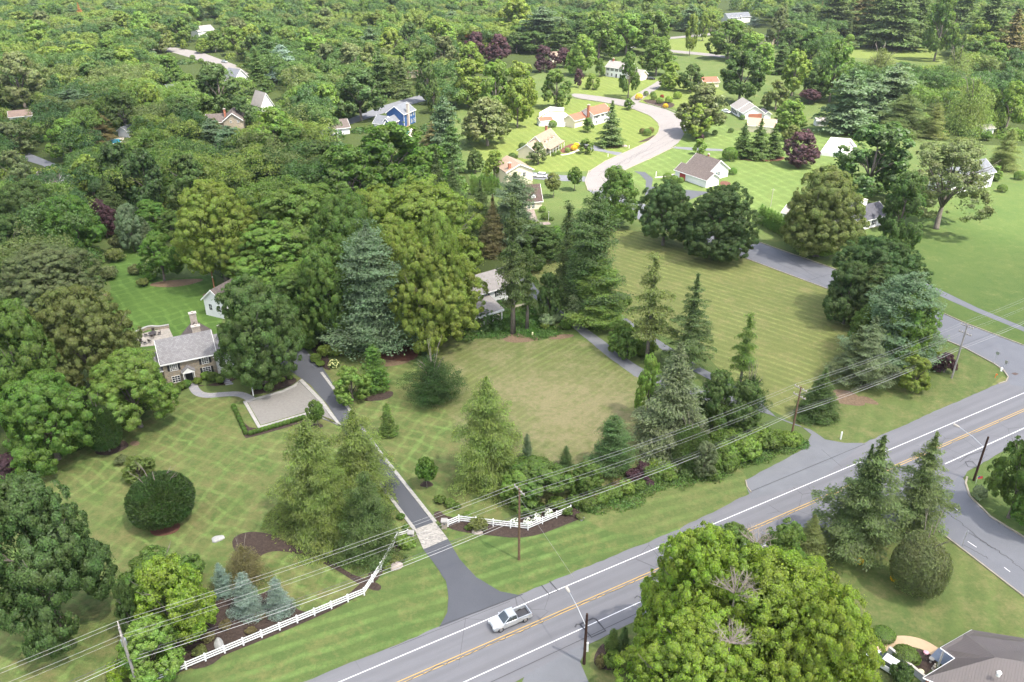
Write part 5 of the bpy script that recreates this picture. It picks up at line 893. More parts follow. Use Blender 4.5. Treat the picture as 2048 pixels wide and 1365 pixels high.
# --- cream two storey house
h = House('cream_house', 'cream two storey house with tan roof beside the white car', (1013, 374), (1069, 367), 9.6); LM['the cream two storey house'] = (1040, 345)
rf = h.block(0, 9.6, 0, 11, 5.0, 2.2, W_cream, R_tan, 'y'); h.win('f', 6.5, 2.9, 1.0, 1.4, None); h.chimney(1.6, 1.2, 4, 7.6, .9, .7, W_brick, ro=rf); h.wins('r', [2.5, 6, 9], [2.9], pos=9.6)
h = House('brown_roofed_house', 'cream house with steep chocolate brown roof beside the small garden walk', (1028, 423), (1083, 418), 9); LM['the chocolate roofed house'] = (1066, 390)
h.block(0, h.L, 0, 6.5, 2.7, 4.2, W_cream, R_choc, oh=.3); h.dormer(6.4, .5, 3.0, 1.4, 1.4, 2.0, R_choc, W_white); h.wins('f', [4.8, 6.2], [.4], w_=.8, h=1.6); h.door(2.5)
# --- dark roofed ranch
h = House('ranch_house', 'white and brick ranch house with dark brown roof and red garage door', (1371, 347), (1421, 364), 11); LM['the ranch with the red garage door'] = (1412, 340)
rf = h.block(0, 11, 0, 9.5, 3.0, 3.4, W_white, R_brown); h.chimney(5.2, 5.0, 5, 7.2, .5, .5, R_red, ro=rf); h.wins('r', [2.6, 4.6], [1.2], pos=11, w_=.9, h=1.2, shut=mat_plain('teal_shutter', (.05, .12, .12))); h.win('f', 1.8, .9, 1.8, 1.3)
h.block(1.5, 16.5, -6.5, -.6, 2.7, 1.9, W_white, R_brown); MB().box(3.8, 6.6, -6.57, -6.504, 0, 2.2).build('garage_door', mat_plain('red_door', (.33, .05, .05)), h.o); MB().box(-.05, 1.4, -.3, -.02, 0, 2.6).build('brick_front', W_brick, h.o)
# --- long white house with pale roof
h = House('pale_roofed_house', 'white house with long pale grey roof and peach roofed wing', (1461, 224), (1498, 250), 16); LM['the pale roofed house'] = (1510, 220)
rf = h.block(0, 9.5, 0, 10, 3.0, 3.3, W_white, R_pale, wname='wall'); rf = h.block(9.52, 16, .5, 10, 2.9, 3.0, W_white, R_pale); h.wins('f', [1.5, 3.8, 6, 8.2], [.6], w_=1, h=1.5, shut=M_shut); h.wins('f', [11.5, 14], [.8], pos=.5, w_=1, h=1.3, shut=M_shut); sk = MB().box(16.02, 16.3, 3, 9, 0, 2.4).build('brick_front', W_brick, h.o); h.block(10, 16.5, 10.02, 13, 2.5, .9, W_white, R_dark, 'x')
h = House('peach_roofed_wing', 'cream garage wing with peach roof behind the three dark spruces', (1494, 264), (1549, 268), 11, 'garage'); h.block(0, 11, 0, 7.5, 2.8, 2.3, W_cream, R_peach); h.win('l', 4, .8, 1.2, 1)
# --- far white colonial
h = House('colonial_house', 'white two storey colonial with dark shutters and attached garage', (1211, 153), (1263, 160), 15); LM['the white colonial'] = (1245, 130)
rf = h.block(0, 15, 0, 8.5, 5.3, 2.7, W_white, R_pale); h.wins('f', [1.4, 4.2, 7.2, 10, 13], [3.4], w_=1.0, h=1.35, shut=M_shut); h.wins('f', [1.4, 4.2, 10, 13], [.7], w_=1.0, h=1.35); h.door(7.2); h.chimney(2, 4.2, 7, 9.4, .9, .7, W_brick, ro=rf)
h2 = House('colonial_garage', 'low gabled garage joined to the white colonial', (1280, 162), (1303, 157), 6.6, 'garage'); h2.block(0, 6.6, 0, 8, 2.9, 2.3, W_cream, R_pale, 'y'); MB().box(1, 5.6, -.07, -.004, 0, 2.2).build('garage_door', M_white, h2.o)
# --- right hand houses
h = House('white_two_storey_house', 'white two storey house with dark roof behind the airy open tree', (1905, 393), (2014, 365), 21); LM['the white two storey house'] = (1975, 335)
rf = h.block(0, 13, 1.2, 9, 5.0, 2.6, W_white, R_grey); h.block(13.02, 21, 0, 9, 5.2, 3.2, W_white, R_grey); h.wins('f', [14.4, 16, 17.6, 19.4], [3.2], w_=.9, h=1.4, shut=M_shut); h.wins('f', [16, 19], [.7], w_=.9, h=1.4); h.wins('f', [2, 5, 8, 11], [3.2, .7], pos=1.2, w_=.9, h=1.4, shut=M_shut); h.chimney(13.8, 6, 6, 9.4, .9, .9, W_brick, ro=rf)
h = House('white_bungalow', 'white bungalow with dark roof, black shutters and wide white chimney', (1722, 461), (1768, 449), 11); LM['the white bungalow'] = (1740, 430)
rf = h.block(-2, 11, 0, 8, 2.9, 2.7, W_white, R_dark); h.chimney(4.2, 4.2, 4, 7.2, 2.4, 1.0, M_white, ro=rf); h.wins('f', [1.9, 5.2, 8.2], [.8], w_=.95, h=1.4, shut=M_shut); h.door(.2); h.block(-1, 9, 8.02, 15, 2.9, 2.9, W_white, R_dark); h.block(-14, -2.02, 1.5, 8, 2.7, 2.2, W_white, R_dark); h.win('f', 9.8, .8, 1, 1.3)
h = House('white_outbuilding', 'white outbuilding end wall rising behind the cedar hedge row', (1562, 447), (1606, 458), 9, 'outbuilding'); h.block(0, 9, 0, 6, 3.4, 1.6, W_white, R_pale)
h = House('white_shed', 'small white garden shed beside the large pines', (1632, 253), (1657, 253), 4.8, 'shed'); LM['the small white shed'] = (1645, 242); h.block(0, 4.8, 0, 3.6, 2.3, 1.0, W_white, R_pale, oh=.2); h.door(3.2, 0, .9, 1.9, M_white); h.win('f', 1.4, .9, .7, .8)
P = [at(*p) for p in ((1640, 311), (1700, 318), (1712, 300), (1700, 284), (1661, 281), (1640, 311))]; w_ = ribbon_mb(P, .12, 0, 1.3).build('pool_fence', M_white); tag(w_, 'white fence round the pale pool deck', 'fence'); LM['the fenced pool deck'] = (1668, 298)
tag(ribbon_mb([at(1662, 304), at(1688, 305)], 5.5, Z3, Z3 + .25).build('pool_cover', mat_plain('pool_cover', (.42, .46, .45), .8, .2, .2, 1)), 'grey cover over the pool inside the white fence', 'pool cover')
# --- half hidden houses
def simple(name, label, A, B, D, ev, rise, wall, roof, style='x', ws=(), cat='house', L=None, z=.9, lm=None, ch=None):
    h = House(name, label, A, B, L, cat); rf = h.block(0, h.L, 0, D, ev, rise, wall, roof, style)
    for u in ws: h.win('f', u * h.L, z, .9, 1.2)
    if ch: h.chimney(ch[0] * h.L, D * ch[1], ev, ev + rise + 1.1, .8, .7, ch[2], ro=rf)
    if lm: LM[lm] = ((A[0] + B[0]) / 2, A[1] - 18)
    return h
h = simple('stone_gabled_house', 'stone gabled house half hidden in the trees left of the blue house', (450, 264), (488, 262), 12, 4.6, 2.9, W_stone, R_brown, 'y', (), lm='the half hidden stone house'); h.wins('f', [3, 6], [3.6], w_=.7, h=.9); h.block(-7, -.02, 3, 10, 3.6, 2.6, W_stone, R_brown); h.chimney(.6, 5, 5, 8.4, .8, .8, W_brick)
simple('steep_roofed_house', 'house with steep pale grey roof between the dark trees', (524, 226), (548, 222), 9, 3.0, 5.5, W_white, R_pale, 'y', (.3,)); simple('grey_roofed_house', 'grey roofed house under the dark spruce far left', (472, 170), (497, 165), 9, 3.2, 4.2, W_white, R_grey, 'y', (.5,), lm='the grey roofed house')
simple('pale_long_house', 'pale roofed house high among the far trees', (398, 76), (432, 72), 10, 4.5, 3, W_white, R_pale, 'x', (.3, .7), L=14, lm='the pale far house'); simple('low_grey_house', 'low grey roofed house under the olive trees', (340, 194), (378, 190), 8, 2.8, 2.4, W_white, R_grey, 'x', (.5,)); simple('red_bungalow', 'bungalow with dull brown roof at the far left', (22, 248), (66, 244), 9, 2.8, 1.8, W_white, R_peachd, 'x', (.5,), lm='the far left bungalow')
simple('small_brown_house', 'brown roofed house beside the street left of the blue house', (664, 272), (700, 268), 8, 2.8, 2.6, W_grey, R_brown, 'x', (.5,), ch=(.05, .5, W_brick)); simple('pink_walled_house', 'pale house glimpsed between trunks at the left', (70, 380), (116, 384), 7, 3, 2, W_grey, R_brown, 'x', (.3, .6)); simple('white_gable_house', 'white house with brown roof behind the pines', (812, 158), (842, 155), 8, 3.2, 2.2, W_cream, R_peachd, 'x', (.3, .7), lm='the white house behind the pines')
h = simple('far_colonial', 'small far white colonial with three dormers at the top edge', (1456, 48), (1500, 45), 9, 4.8, 3.0, W_white, R_grey, 'x', (), lm='the far dormered house'); h.wins('f', [3, 8, 13], [3.2]); [h.dormer(u, 1.0, 5.0, 1.8, 1.2, 2, R_grey) for u in (4, 9, 14)]
simple('orange_roofed_house', 'low house with orange roof behind the round trees', (1407, 176), (1437, 175), 9, 2.8, 1.8, W_cream, R_red, 'x', (.5,)); simple('peach_far_house', 'peach roofed house among the far trees', (1515, 88), (1545, 90), 10, 3, 3, W_cream, R_peach, 'y', (.5,)); simple('grey_far_shed', 'small pale shed at the edge of the far meadow', (1738, 80), (1760, 79), 5, 2.6, 1.4, W_grey, R_grey, 'x', (.5,), 'shed'); simple('white_garden_store', 'small white store beside the far right trees', (1962, 270), (1986, 268), 5, 2.4, 1, W_white, R_pale, 'x', (.5,), 'shed')
simple('pool_house', 'small pale pool house beside the far left swimming pool', (258, 276), (276, 270), 5, 2.6, 1.6, W_grey, R_grey, 'x', (.5,), 'shed')
simple('maple_house', 'pale house behind the dark purple trees', (1105, 125), (1135, 124), 8, 3.2, 2.4, W_cream, R_tan, 'x', (.3, .7)); simple('back_lane_house', 'pale house between the dark trees on the hill road', (1250, 98), (1275, 96), 8, 3, 2.2, W_white, R_tan, 'x', (.5,))
# --- brown metal roofed house, bottom right corner
M_metal, n_, o_ = node_mat('brown_metal_roof'); g = G(n_); sx = g.N('SeparateXYZ'); g.L(g.uv(), sx.inputs[0]); fr = g.M('FRACT', g.M('MULTIPLY', sx.outputs[0], 3.3)); rib = g.M('LESS_THAN', fr, .16)
g.bsdf(o_, g.mix(g.M('MULTIPLY', rib, .55), g.mix(g.noise(g.obj(), .5, 4), (.085, .073, .07), (.11, .095, .09)), (.06, .048, .043)), .45, .4, rib, .6, .04)
oo = at(1950, 1400); h = empty('brown_metal_roofed_house', 'brown metal roofed house at the bottom right corner', 'house', oo); LM['the brown metal roofed house'] = (1960, 1320)
def rp(px, py, z): v = at(px, py, z) - oo; return v
E, Rg = 3.0, 5.2
v = dict(a=rp(1881, 1296, E), b=rp(1944, 1260, E), b2=rp(1975, 1283, E + .1), p=rp(1929, 1268, Rg - .9), q=rp(1992, 1315, Rg), ins=rp(1910, 1317, E), i2=rp(1928, 1305, E + .35), c=rp(1846, 1356, E), r2=rp(2130, 1345, Rg + .3), back=rp(2130, 1322, E), cb=rp(2020, 1480, E), hr=rp(2014, 1337, Rg))
def slab(pts, th=.14):
    m = MB(); m.prism([(p.x, p.y, p.z - th) for p in pts], [tuple(p) for p in pts]); return m
rfm = MB()
def add(mb, pts, th=.14):
    n = (pts[1] - pts[0]).cross(pts[2] - pts[0])
    if n.z < 0: pts = pts[::-1]
    mb.prism([(p.x, p.y, p.z - th) for p in pts], [tuple(p) for p in pts])
# entrance wing: hipped end at p, ridge p-q ; main roof: eave ins-c, ridge q-hr running to the right
wing_dir = (v['q'] - v['p']); far_r = v['q'] + Vector((14, -3.0, .05)); eave_f = v['c'] + Vector((12.5, -8.2, 0)); e2 = v['b'] + Vector((16, -3.6, 0))
add(rfm, [v['a'], v['p'], v['q'], v['ins']]); add(rfm, [v['a'], v['b'], v['p']]); add(rfm, [v['b'], e2, far_r, v['q'], v['p']])
add(rfm, [v['ins'], v['q'], far_r, eave_f, v['c']])
ro = rfm.build('roof', M_metal, h)
tm = MB()
for p0, p1 in ((v['a'], v['b']), (v['a'], v['ins']), (v['c'], v['ins']), (v['c'], eave_f)): tm.tube([p0 + Vector((0, 0, -.05)), p1 + Vector((0, 0, -.05))], .08, 4)
tm.build('gutter', M_white, ro)
wl = MB(); ins = lambda p, dx, dy: (p.x + dx, p.y + dy)
poly = [ins(v['c'], .6, .2), ins(eave_f, 0, .8), ins(e2, 0, -.8), ins(v['b'], .3, -.8), (v['q'].x - 3.2, v['q'].y + .4), ins(v['ins'], 1.2, -.4)]
wl.prism([(x, y, 0) for x, y in poly], [(x, y, 2.85) for x, y in poly]); wl.build('wall', W_brick, h)
for p in (v['a'], v['ins']): MB().box(p.x + .25, p.x + .43, p.y - .3, p.y - .12, 0, 2.85).build('porch_post', M_white, h)
MB().lathe([(.22, 0), (.22, .5), (.28, .52), (.1, .75)], 12, tuple(rp(1996, 1352, 5.0))).build('roof_vent', M_white, ro)
# ================================================================== FENCES, PILLARS, POSTS
def rail_fence(label, pxs, n_per, hgt=1.35):
    P = [at(*p) for p in pxs]; f = empty('rail_fence', label, 'fence', P[0]); o = P[0]
    for k in range(len(P) - 1):
        a, b = P[k] - o, P[k + 1] - o; d = (b - a).normalized(); nrm = Vector((-d.y, d.x, 0)) * .02
        for z in (.35, .72, 1.09):
            m = MB(); q = [a + nrm, b + nrm, b - nrm, a - nrm]; m.prism([(p.x, p.y, z) for p in q][::-1], [(p.x, p.y, z + .17) for p in q][::-1]); m.build('rail', M_white, f)
        for i in range(n_per[k] + (1 if k == len(P) - 2 else 0)):
            c = a.lerp(b, i / n_per[k]); po = MB().box(c.x - .08, c.x + .08, c.y - .08, c.y + .08, 0, hgt).build('post', M_white, f)
            MB().prism([(c.x - .1, c.y - .1, hgt + .001), (c.x + .1, c.y - .1, hgt + .001), (c.x + .1, c.y + .1, hgt + .001), (c.x - .1, c.y + .1, hgt + .001)], [(c.x - .02, c.y - .02, hgt + .1), (c.x + .02, c.y - .02, hgt + .1), (c.x + .02, c.y + .02, hgt + .1), (c.x - .02, c.y + .02, hgt + .1)]).build('post_cap', M_white, po)
    return f
rail_fence('white three rail fence left of the driveway running down to the road', [(210, 1405), (333, 1356), (729, 1191), (762, 1140), (795, 1080), (816, 1074)], [3, 11, 2, 2, 1]); rail_fence('white three rail fence right of the driveway with a bend by the pole', [(896, 1054), (918, 1045), (1056, 1061), (1141, 1025)], [1, 4, 3])
def pillar(px, label):
    p = at(*px); t = empty('gate_pillar', label, 'pillar', p); b = MB().box(-.38, .38, -.38, .38, 0, 1.35).build('shaft', W_stone, t); MB().box(-.48, .48, -.48, .48, 1.352, 1.48).build('cap', M_edge, t); MB().box(-.16, .16, -.395, -.382, .85, 1.12).build('plaque', M_blackp, t)
pillar((889, 1056), 'stone gate pillar on the right of the driveway'); pillar((823, 1080), 'stone gate pillar on the left of the driveway')
def post(px, h_, label, name='marker_post', mat=None, w_=.1, cat='post'):
    p = at(*px); t = empty(name, label, cat, p); MB().box(-w_, w_, -w_, w_, 0, h_).build('shaft', mat or M_white, t); MB().prism([(-w_ - .02, -w_ - .02, h_ + .001), (w_ + .02, -w_ - .02, h_ + .001), (w_ + .02, w_ + .02, h_ + .001), (-w_ - .02, w_ + .02, h_ + .001)], [(-.02, -.02, h_ + .1), (.02, -.02, h_ + .1), (.02, .02, h_ + .1), (-.02, .02, h_ + .1)]).build('cap', mat or M_white, t)
post((507, 792), 2.0, 'slim white lamp post at the edge of the gravel court', w_=.09); post((1681, 879), 1.5, 'white marker post on the corner lawn by the road'); post((1312, 353), 1.6, 'white mail post beside the curved street'); post((1216, 314), 1.0, 'short white post at the drive by the curved street'); post((1258, 297), 1.1, 'white post on the lawn near the boulder'); post((1065, 673), .9, 'pale yellow post among the ivy', mat=mat_plain('pale_yellow', (.7, .7, .4)), w_=.15)
def lamp(px, h_, label):
    t = empty('garden_lamp', label, 'lamp post', at(*px)); MB().lathe([(.1, 0), (.07, .3), (.05, h_)], 8).build('pole', M_white, t); MB().lathe([(.1, h_ + .002), (.17, h_ + .3), (.17, h_ + .36), (.03, h_ + .5)], 8).build('lantern', M_conc, t)
lamp((1097, 441), 2.3, 'white garden lamp at the end of the brown paved walk')
def rock(px, r, label, mat=None, cat='boulder', fl=.6):
    rs = random.Random(px[0]); bm = bmesh.new(); bmesh.ops.create_icosphere(bm, subdivisions=3, radius=1); 
    for v_ in bm.verts:
        n_ = math.sin(v_.co.x * 3 + rs.random() * .2 + px[0]) * .12 + math.sin(v_.co.y * 5 + px[1]) * .08 + rs.uniform(-.03, .03); v_.co *= (1 + n_); v_.co = Vector((v_.co.x * r, v_.co.y * r * .7, v_.co.z * r * fl + r * .12))
    me = bpy.data.meshes.new('boulder'); bm.to_mesh(me); bm.free(); me.materials.append(mat or MATS['rock']); o = link('boulder', me, None, at(*px), rs.uniform(0, 3)); tag(o, label, cat)
mat_plain('rock', (.34, .29, .25), .95, .1, .35, 1.6, bump=.8); mat_plain('rock_grey', (.36, .36, .34), .95, .1, .35, 1.6, bump=.8)
rock((955, 1065), .9, 'brown boulder in the bed right of the driveway entrance'); rock((792, 1135), 1.0, 'brown boulder beside the left fence bend'); rock((437, 1079), .9, 'pale grey flat rock on the front lawn', MATS['rock_grey'], fl=.35); rock((438, 1290), .9, 'grey boulder by the fence under the lime tree', MATS['rock_grey']); rock((1249, 294), 1.1, 'pale boulder on the lawn below the lone spruce'); rock((1163, 1038), .6, 'small pale rock at the right end of the fence', MATS['rock_grey'])
# ================================================================== UTILITY POLES AND WIRES
M_polew = mat_plain('pole_wood', (.17, .11, .07), .9, .1, .3, 2, bump=.5); M_poleg = mat_plain('pole_grey_wood', (.28, .26, .24), .9, .1, .25, 2, bump=.5); M_poled = mat_plain('pole_dark_wood', (.055, .032, .025), .9, .1, .25, 2, bump=.5); M_wire = mat_plain('wire', (.3, .3, .3), .5, .4, .05, 1, metal=.3); M_cable = mat_plain('black_cable', (.06, .06, .065), .6, .3)
dline = (at(1582, 876) - at(1038, 1120)).normalized(); perp = Vector((-dline.y, dline.x, 0)); pyaw = math.atan2(dline.y, dline.x)
def top_h(px, ytop, base): a = base.y * sp - HC * cp; b = base.y * cp + HC * sp; v_ = (682.5 - ytop) / F; return (v_ * b - a) / (cp + v_ * sp)
POLES = {}
def upole(key, base, h_, label, mat, arms=(1,), transf=False):
    t = empty('utility_pole', label, 'utility pole', base, pyaw, 'utility poles along the main road'); MB().tube([(0, 0, -.3), (0, 0, h_)], [.19, .13], 10).build('shaft', mat, t)
    for k in range(len(arms)):
        z = h_ - .35 - k * 1.5; a = MB().box(-.07, .07, -1.25, 1.25, z - .07, z + .07).build('crossarm', mat if mat is not M_polew else M_poleg, t)
        for y in (-1.15, -.55, .55, 1.15): MB().lathe([(.05, 0), (.08, .05), (.05, .12), (.08, .17), (.03, .25)], 8, (0, y, z + .072)).build('insulator', M_conc, a)
    if transf: c_ = MB().lathe([(.28, 0), (.3, .05), (.3, .85), (.24, .95), (.1, 1.0)], 14, (0, .52, h_ - 3.2)).build('transformer', M_steel, t); MB().box(-.06, .06, .13, .3, h_ - 2.9, h_ - 2.5).build('bracket', M_steel, c_)
    POLES[key] = (base, h_)
bB = at(1038, 1120); bC = at(1582, 876); bD = at(1903, 757); hB, hC, hD = top_h(0, 977, bB), top_h(0, 774, bC), top_h(0, 650, bD)
A_ = at(238, 1256, 11.0); bA = Vector((A_.x, A_.y, 0))
upole('A', bA, 11.0, 'grey wooden utility pole with transformer at the lower left corner', M_poleg, (1,), True); upole('B', bB, hB, 'brown wooden utility pole in front of the right hand fence', M_polew); upole('C', bC, hC, 'utility pole with two crossarms beside the neighbour driveway', M_polew, (1, 1)); upole('D', bD, hD, 'grey utility pole at the corner lawn by the side street', M_poleg, (1, 1))
print('pole heights', hB, hC, hD, (bC - bB).length, (bD - bC).length, (bB - bA).length)
bE = bD + (bD - bC).normalized() * 50 + Vector((0, 6, 0)); b0 = bA - dline * 45; POLES['E'] = (bE, 11); POLES['Z'] = (b0, 11)
def wire(label, y, dz, r, mat, keys='ZABCDE', sag=1.0):
    pts = []
    for a, b in zip(keys, keys[1:]):
        (pa, ha), (pb, hb) = POLES[a], POLES[b]; p0 = pa + perp * y + Vector((0, 0, ha + dz)); p1 = pb + perp * y + Vector((0, 0, hb + dz)); Ls = (p1 - p0).length
        for i in range(12): t = i / 12; q = p0.lerp(p1, t); q.z -= 4 * t * (1 - t) * sag * (Ls / 55) ** 2 * .8; pts.append(q)
    pts.append(p1); o = MB().tube(pts, r, 4).build('overhead_wire', mat); tag(o, label, 'wire', 'overhead wires along the main road')
wire('topmost bare wire, on the house side of the crossarms', 1.15, -.05, .017, M_wire); wire('second bare wire from the house side of the crossarms', .55, -.05, .017, M_wire); wire('bare wire on the road side of the crossarms', -1.15, -.05, .017, M_wire); wire('thin neutral wire just under the crossarms', .2, -1.9, .013, M_wire)
wire('upper black telephone cable midway down the poles', .2, -4.6, .032, M_cable, sag=1.2); wire('middle grey cable midway down the poles', .2, -5.0, .024, M_wire, sag=1.3); wire('lowest thick cable strung along the utility poles', .2, -5.5, .036, M_wire, sag=1.4)
g1 = MB().tube([bB + Vector((0, 0, hB - 1.5)), bB + Vector((7.5, -3.5, .0))], .018, 4).build('guy_wire', M_wire); tag(g1, 'thin guy wire slanting down from the brown pole', 'wire')
def street_light(base, h_, label, adir, mat, alen=5.2):
    t = empty('street_light', label, 'street light', base); MB().tube([(0, 0, -.3), (0, 0, h_)], [.2, .14], 10).build('pole', mat, t)
    a = Vector(adir).normalized(); z = h_ - 1.6; arm = MB().tube([(0, 0, z - .5), a * alen * .5 + Vector((0, 0, z + .35)), a * alen + Vector((0, 0, z + .75))], .05, 6).build('arm', M_steel, t)
    e = a * alen + Vector((0, 0, z + .75)); hd = MB().tube([e - a * .1, e + a * .35, e + a * .9, e + a * 1.0], [.1, .2, .2, .06], 8).build('lamp_head', M_conc, t); return t
b1 = at(1168, 1328); street_light(b1, top_h(0, 1228, b1), 'dark wooden street light pole with arm over the main road', (-.42, 1, 0), M_poled, 4.6)
b2 = at(1947, 962); street_light(b2, top_h(0, 874, b2), 'dark street light pole at the corner flower bed', (-.55, .9, 0), M_poled, 4.6)
tag(MB().box(-.15, .15, -.1, .1, 0, 1.5).build('meter_box', M_white, None, at(1174, 1303, 0)), 'white box beside the dark street light pole', 'utility box')
f = empty('flag', 'small red white and blue flag in the corner flower bed', 'flag', at(1951, 968)); MB().tube([(0, 0, 0), (0, 0, 1.5)], .03, 5).build('pole', M_white, f); MB().box(.03, .8, -.012, .012, 1.0, 1.5).build('cloth', mat_plain('flag_red', (.5, .06, .07)), f); MB().box(.03, .35, -.015, .015, 1.27, 1.502).build('canton', mat_plain('flag_blue', (.05, .08, .3)), f)
def sign(base, h_, label, octo=False, col=(.35, .03, .03), rz=0.):
    t = empty('road_sign', label, 'sign', base, rz); MB().tube([(0, 0, 0), (0, 0, h_)], .035, 6).build('post', M_steel, t); m = MB()
    pts = [(.38 * math.cos(R_(22.5 + 45 * k)), .38 * math.sin(R_(22.5 + 45 * k))) for k in range(8)] if octo else [(-.3, -.38), (.3, -.38), (.3, .38), (-.3, .38)]
    m.prism([(x, -.04, h_ - .35 + z) for x, z in pts], [(x, -.06, h_ - .35 + z) for x, z in pts]); m.build('panel', M_steel, t)
s_ = at(1989, 727); sign(s_, top_h(0, 704, s_) , 'tall road sign seen from behind at the side street corner', True, rz=2.2); s_ = at(2009, 735); sign(s_, top_h(0, 722, s_), 'short road sign at the kerb of the side street corner', rz=2.); s_ = at(1924, 1094); sign(s_, top_h(0, 1063, s_), 'thin road sign beside the lower right street', rz=.8)
s_ = empty('fire_hydrant', 'small pale hydrant on the corner lawn by the kerb', 'hydrant', at(2002, 742)); MB().lathe([(.2, 0), (.15, .05), (.15, .6), (.2, .62), (.12, .8), (.03, .85)], 10).build('body', M_white, s_); MB().tube([(-.26, 0, .45), (.26, 0, .45)], .08, 8).build('outlet', M_white, s_)
s_ = empty('survey_flag', 'orange marker stake on the corner lawn', 'stake', at(1990, 756)); MB().box(-.05, .05, -.05, .05, 0, .9).build('stake', mat_plain('orange', (.7, .2, .05)), s_); MB().box(.052, .35, -.01, .01, .6, .9).build('pennant', mat_plain('orange', (.7, .2, .05)), s_)
s_ = empty('backyard_pole', 'pale slim pole standing on the diagonally mown lawn', 'pole', at(1541, 415)); MB().tube([(0, 0, 0), (0, 0, 6)], .08, 6).build('shaft', M_conc, s_); MB().tube([(-.6, 0, 5.6), (.6, 0, 5.6)], .05, 6).build('crossbar', M_conc, s_)
b_ = at(432, 594); s_ = empty('garden_pole', 'rust brown wooden pole behind the white gabled outbuilding', 'utility pole', b_); MB().tube([(0, 0, -.2), (0, 0, top_h(0, 540, b_))], [.18, .13], 8).build('shaft', mat_plain('rust_wood', (.20, .085, .045)), s_); MB().lathe([(.16, 0), (.16, .3)], 8, (0, 0, 5)).build('collar', M_steel, s_)
# ================================================================== VEHICLES
M_silver, n_, o_ = node_mat('silver_paint'); g = G(n_); b_ = g.bsdf(o_, (.40, .42, .44), .3, .5, None, metal=.25); b_.inputs['Coat Weight'].default_value = .6
M_cw, n_, o_ = node_mat('white_car_paint'); g = G(n_); b_ = g.bsdf(o_, (.78, .78, .77), .3, .5); b_.inputs['Coat Weight'].default_value = .6
M_ck, n_, o_ = node_mat('black_car_paint'); g = G(n_); b_ = g.bsdf(o_, (.02, .02, .025), .25, .5); b_.inputs['Coat Weight'].default_value = .6
M_cg = mat_plain('car_glass', (.05, .06, .065), .1, .8, .1, 1); M_tyre = mat_plain('tyre_rubber', (.02, .02, .02), .9, .2, .1, 5); M_rim = mat_plain('wheel_rim', (.4, .4, .42), .3, .5, .1, 5, metal=.7); M_head = mat_plain('headlight_glass', (.7, .72, .74), .15, .6, .05, 5); M_tail = mat_plain('tail_light', (.4, .02, .02), .3, .5, .05, 5)
def loft(mb, secs):
    """secs: list of (x, half width, z bottom, z top, inset) -> rounded box sections along x"""
    n = 12; i = len(mb.v)
    for x, hw, zb, zt, tw in secs:
        c = (zt - zb) * .22; ring = [(-hw * .96, zb), (hw * .96, zb), (hw, zb + c), (hw, zb + (zt - zb) * .55), (hw * tw + .0, zt - .04), (hw * tw - .08, zt), (0, zt + .015), (-hw * tw + .08, zt), (-hw * tw, zt - .04), (-hw, zb + (zt - zb) * .55), (-hw, zb + c), (-hw * .98, zb + c * .4)]
        mb.v += [(x, y, z) for y, z in ring]
    for k in range(len(secs) - 1):
        for j in range(n): q = (j + 1) % n; mb.f.append((i + k * n + j, i + k * n + q, i + (k + 1) * n + q, i + (k + 1) * n + j))
    mb.f.append(tuple(i + j for j in reversed(range(n)))); mb.f.append(tuple(i + (len(secs) - 1) * n + j for j in range(n))); return mb
def wheels(t, xs, hw, r):
    for x in xs:
        for s_ in (-1, 1):
            w_ = empty_part('wheel', t, (x, s_ * (hw - .1), r)); m = MB(); a = MB(); 
            ring = lambda rr, y: [(rr * math.cos(k * math.pi / 8), y, rr * math.sin(k * math.pi / 8)) for k in range(16)]
            def cyl(mb, r_, y0, y1): A__, B__ = ring(r_, y0), ring(r_, y1); i = len(mb.v); mb.v += A__ + B__; mb.f.append(tuple(range(i, i + 16))); mb.f.append(tuple(i + 16 + k for k in reversed(range(16)))); [mb.f.append((i + k, i + 16 + k, i + 16 + (k + 1) % 16, i + (k + 1) % 16)) for k in range(16)]
            cyl(m, r, -.11, .11); cyl(a, r * .62, -.125, .125); m.build('tyre', M_tyre, w_); a.build('rim', M_rim, w_)
def empty_part(name, parent, loc):
    o = bpy.data.objects.new(name, None); sc.collection.objects.link(o); o.parent = parent; o.location = loc; o.empty_display_size = .2; return o
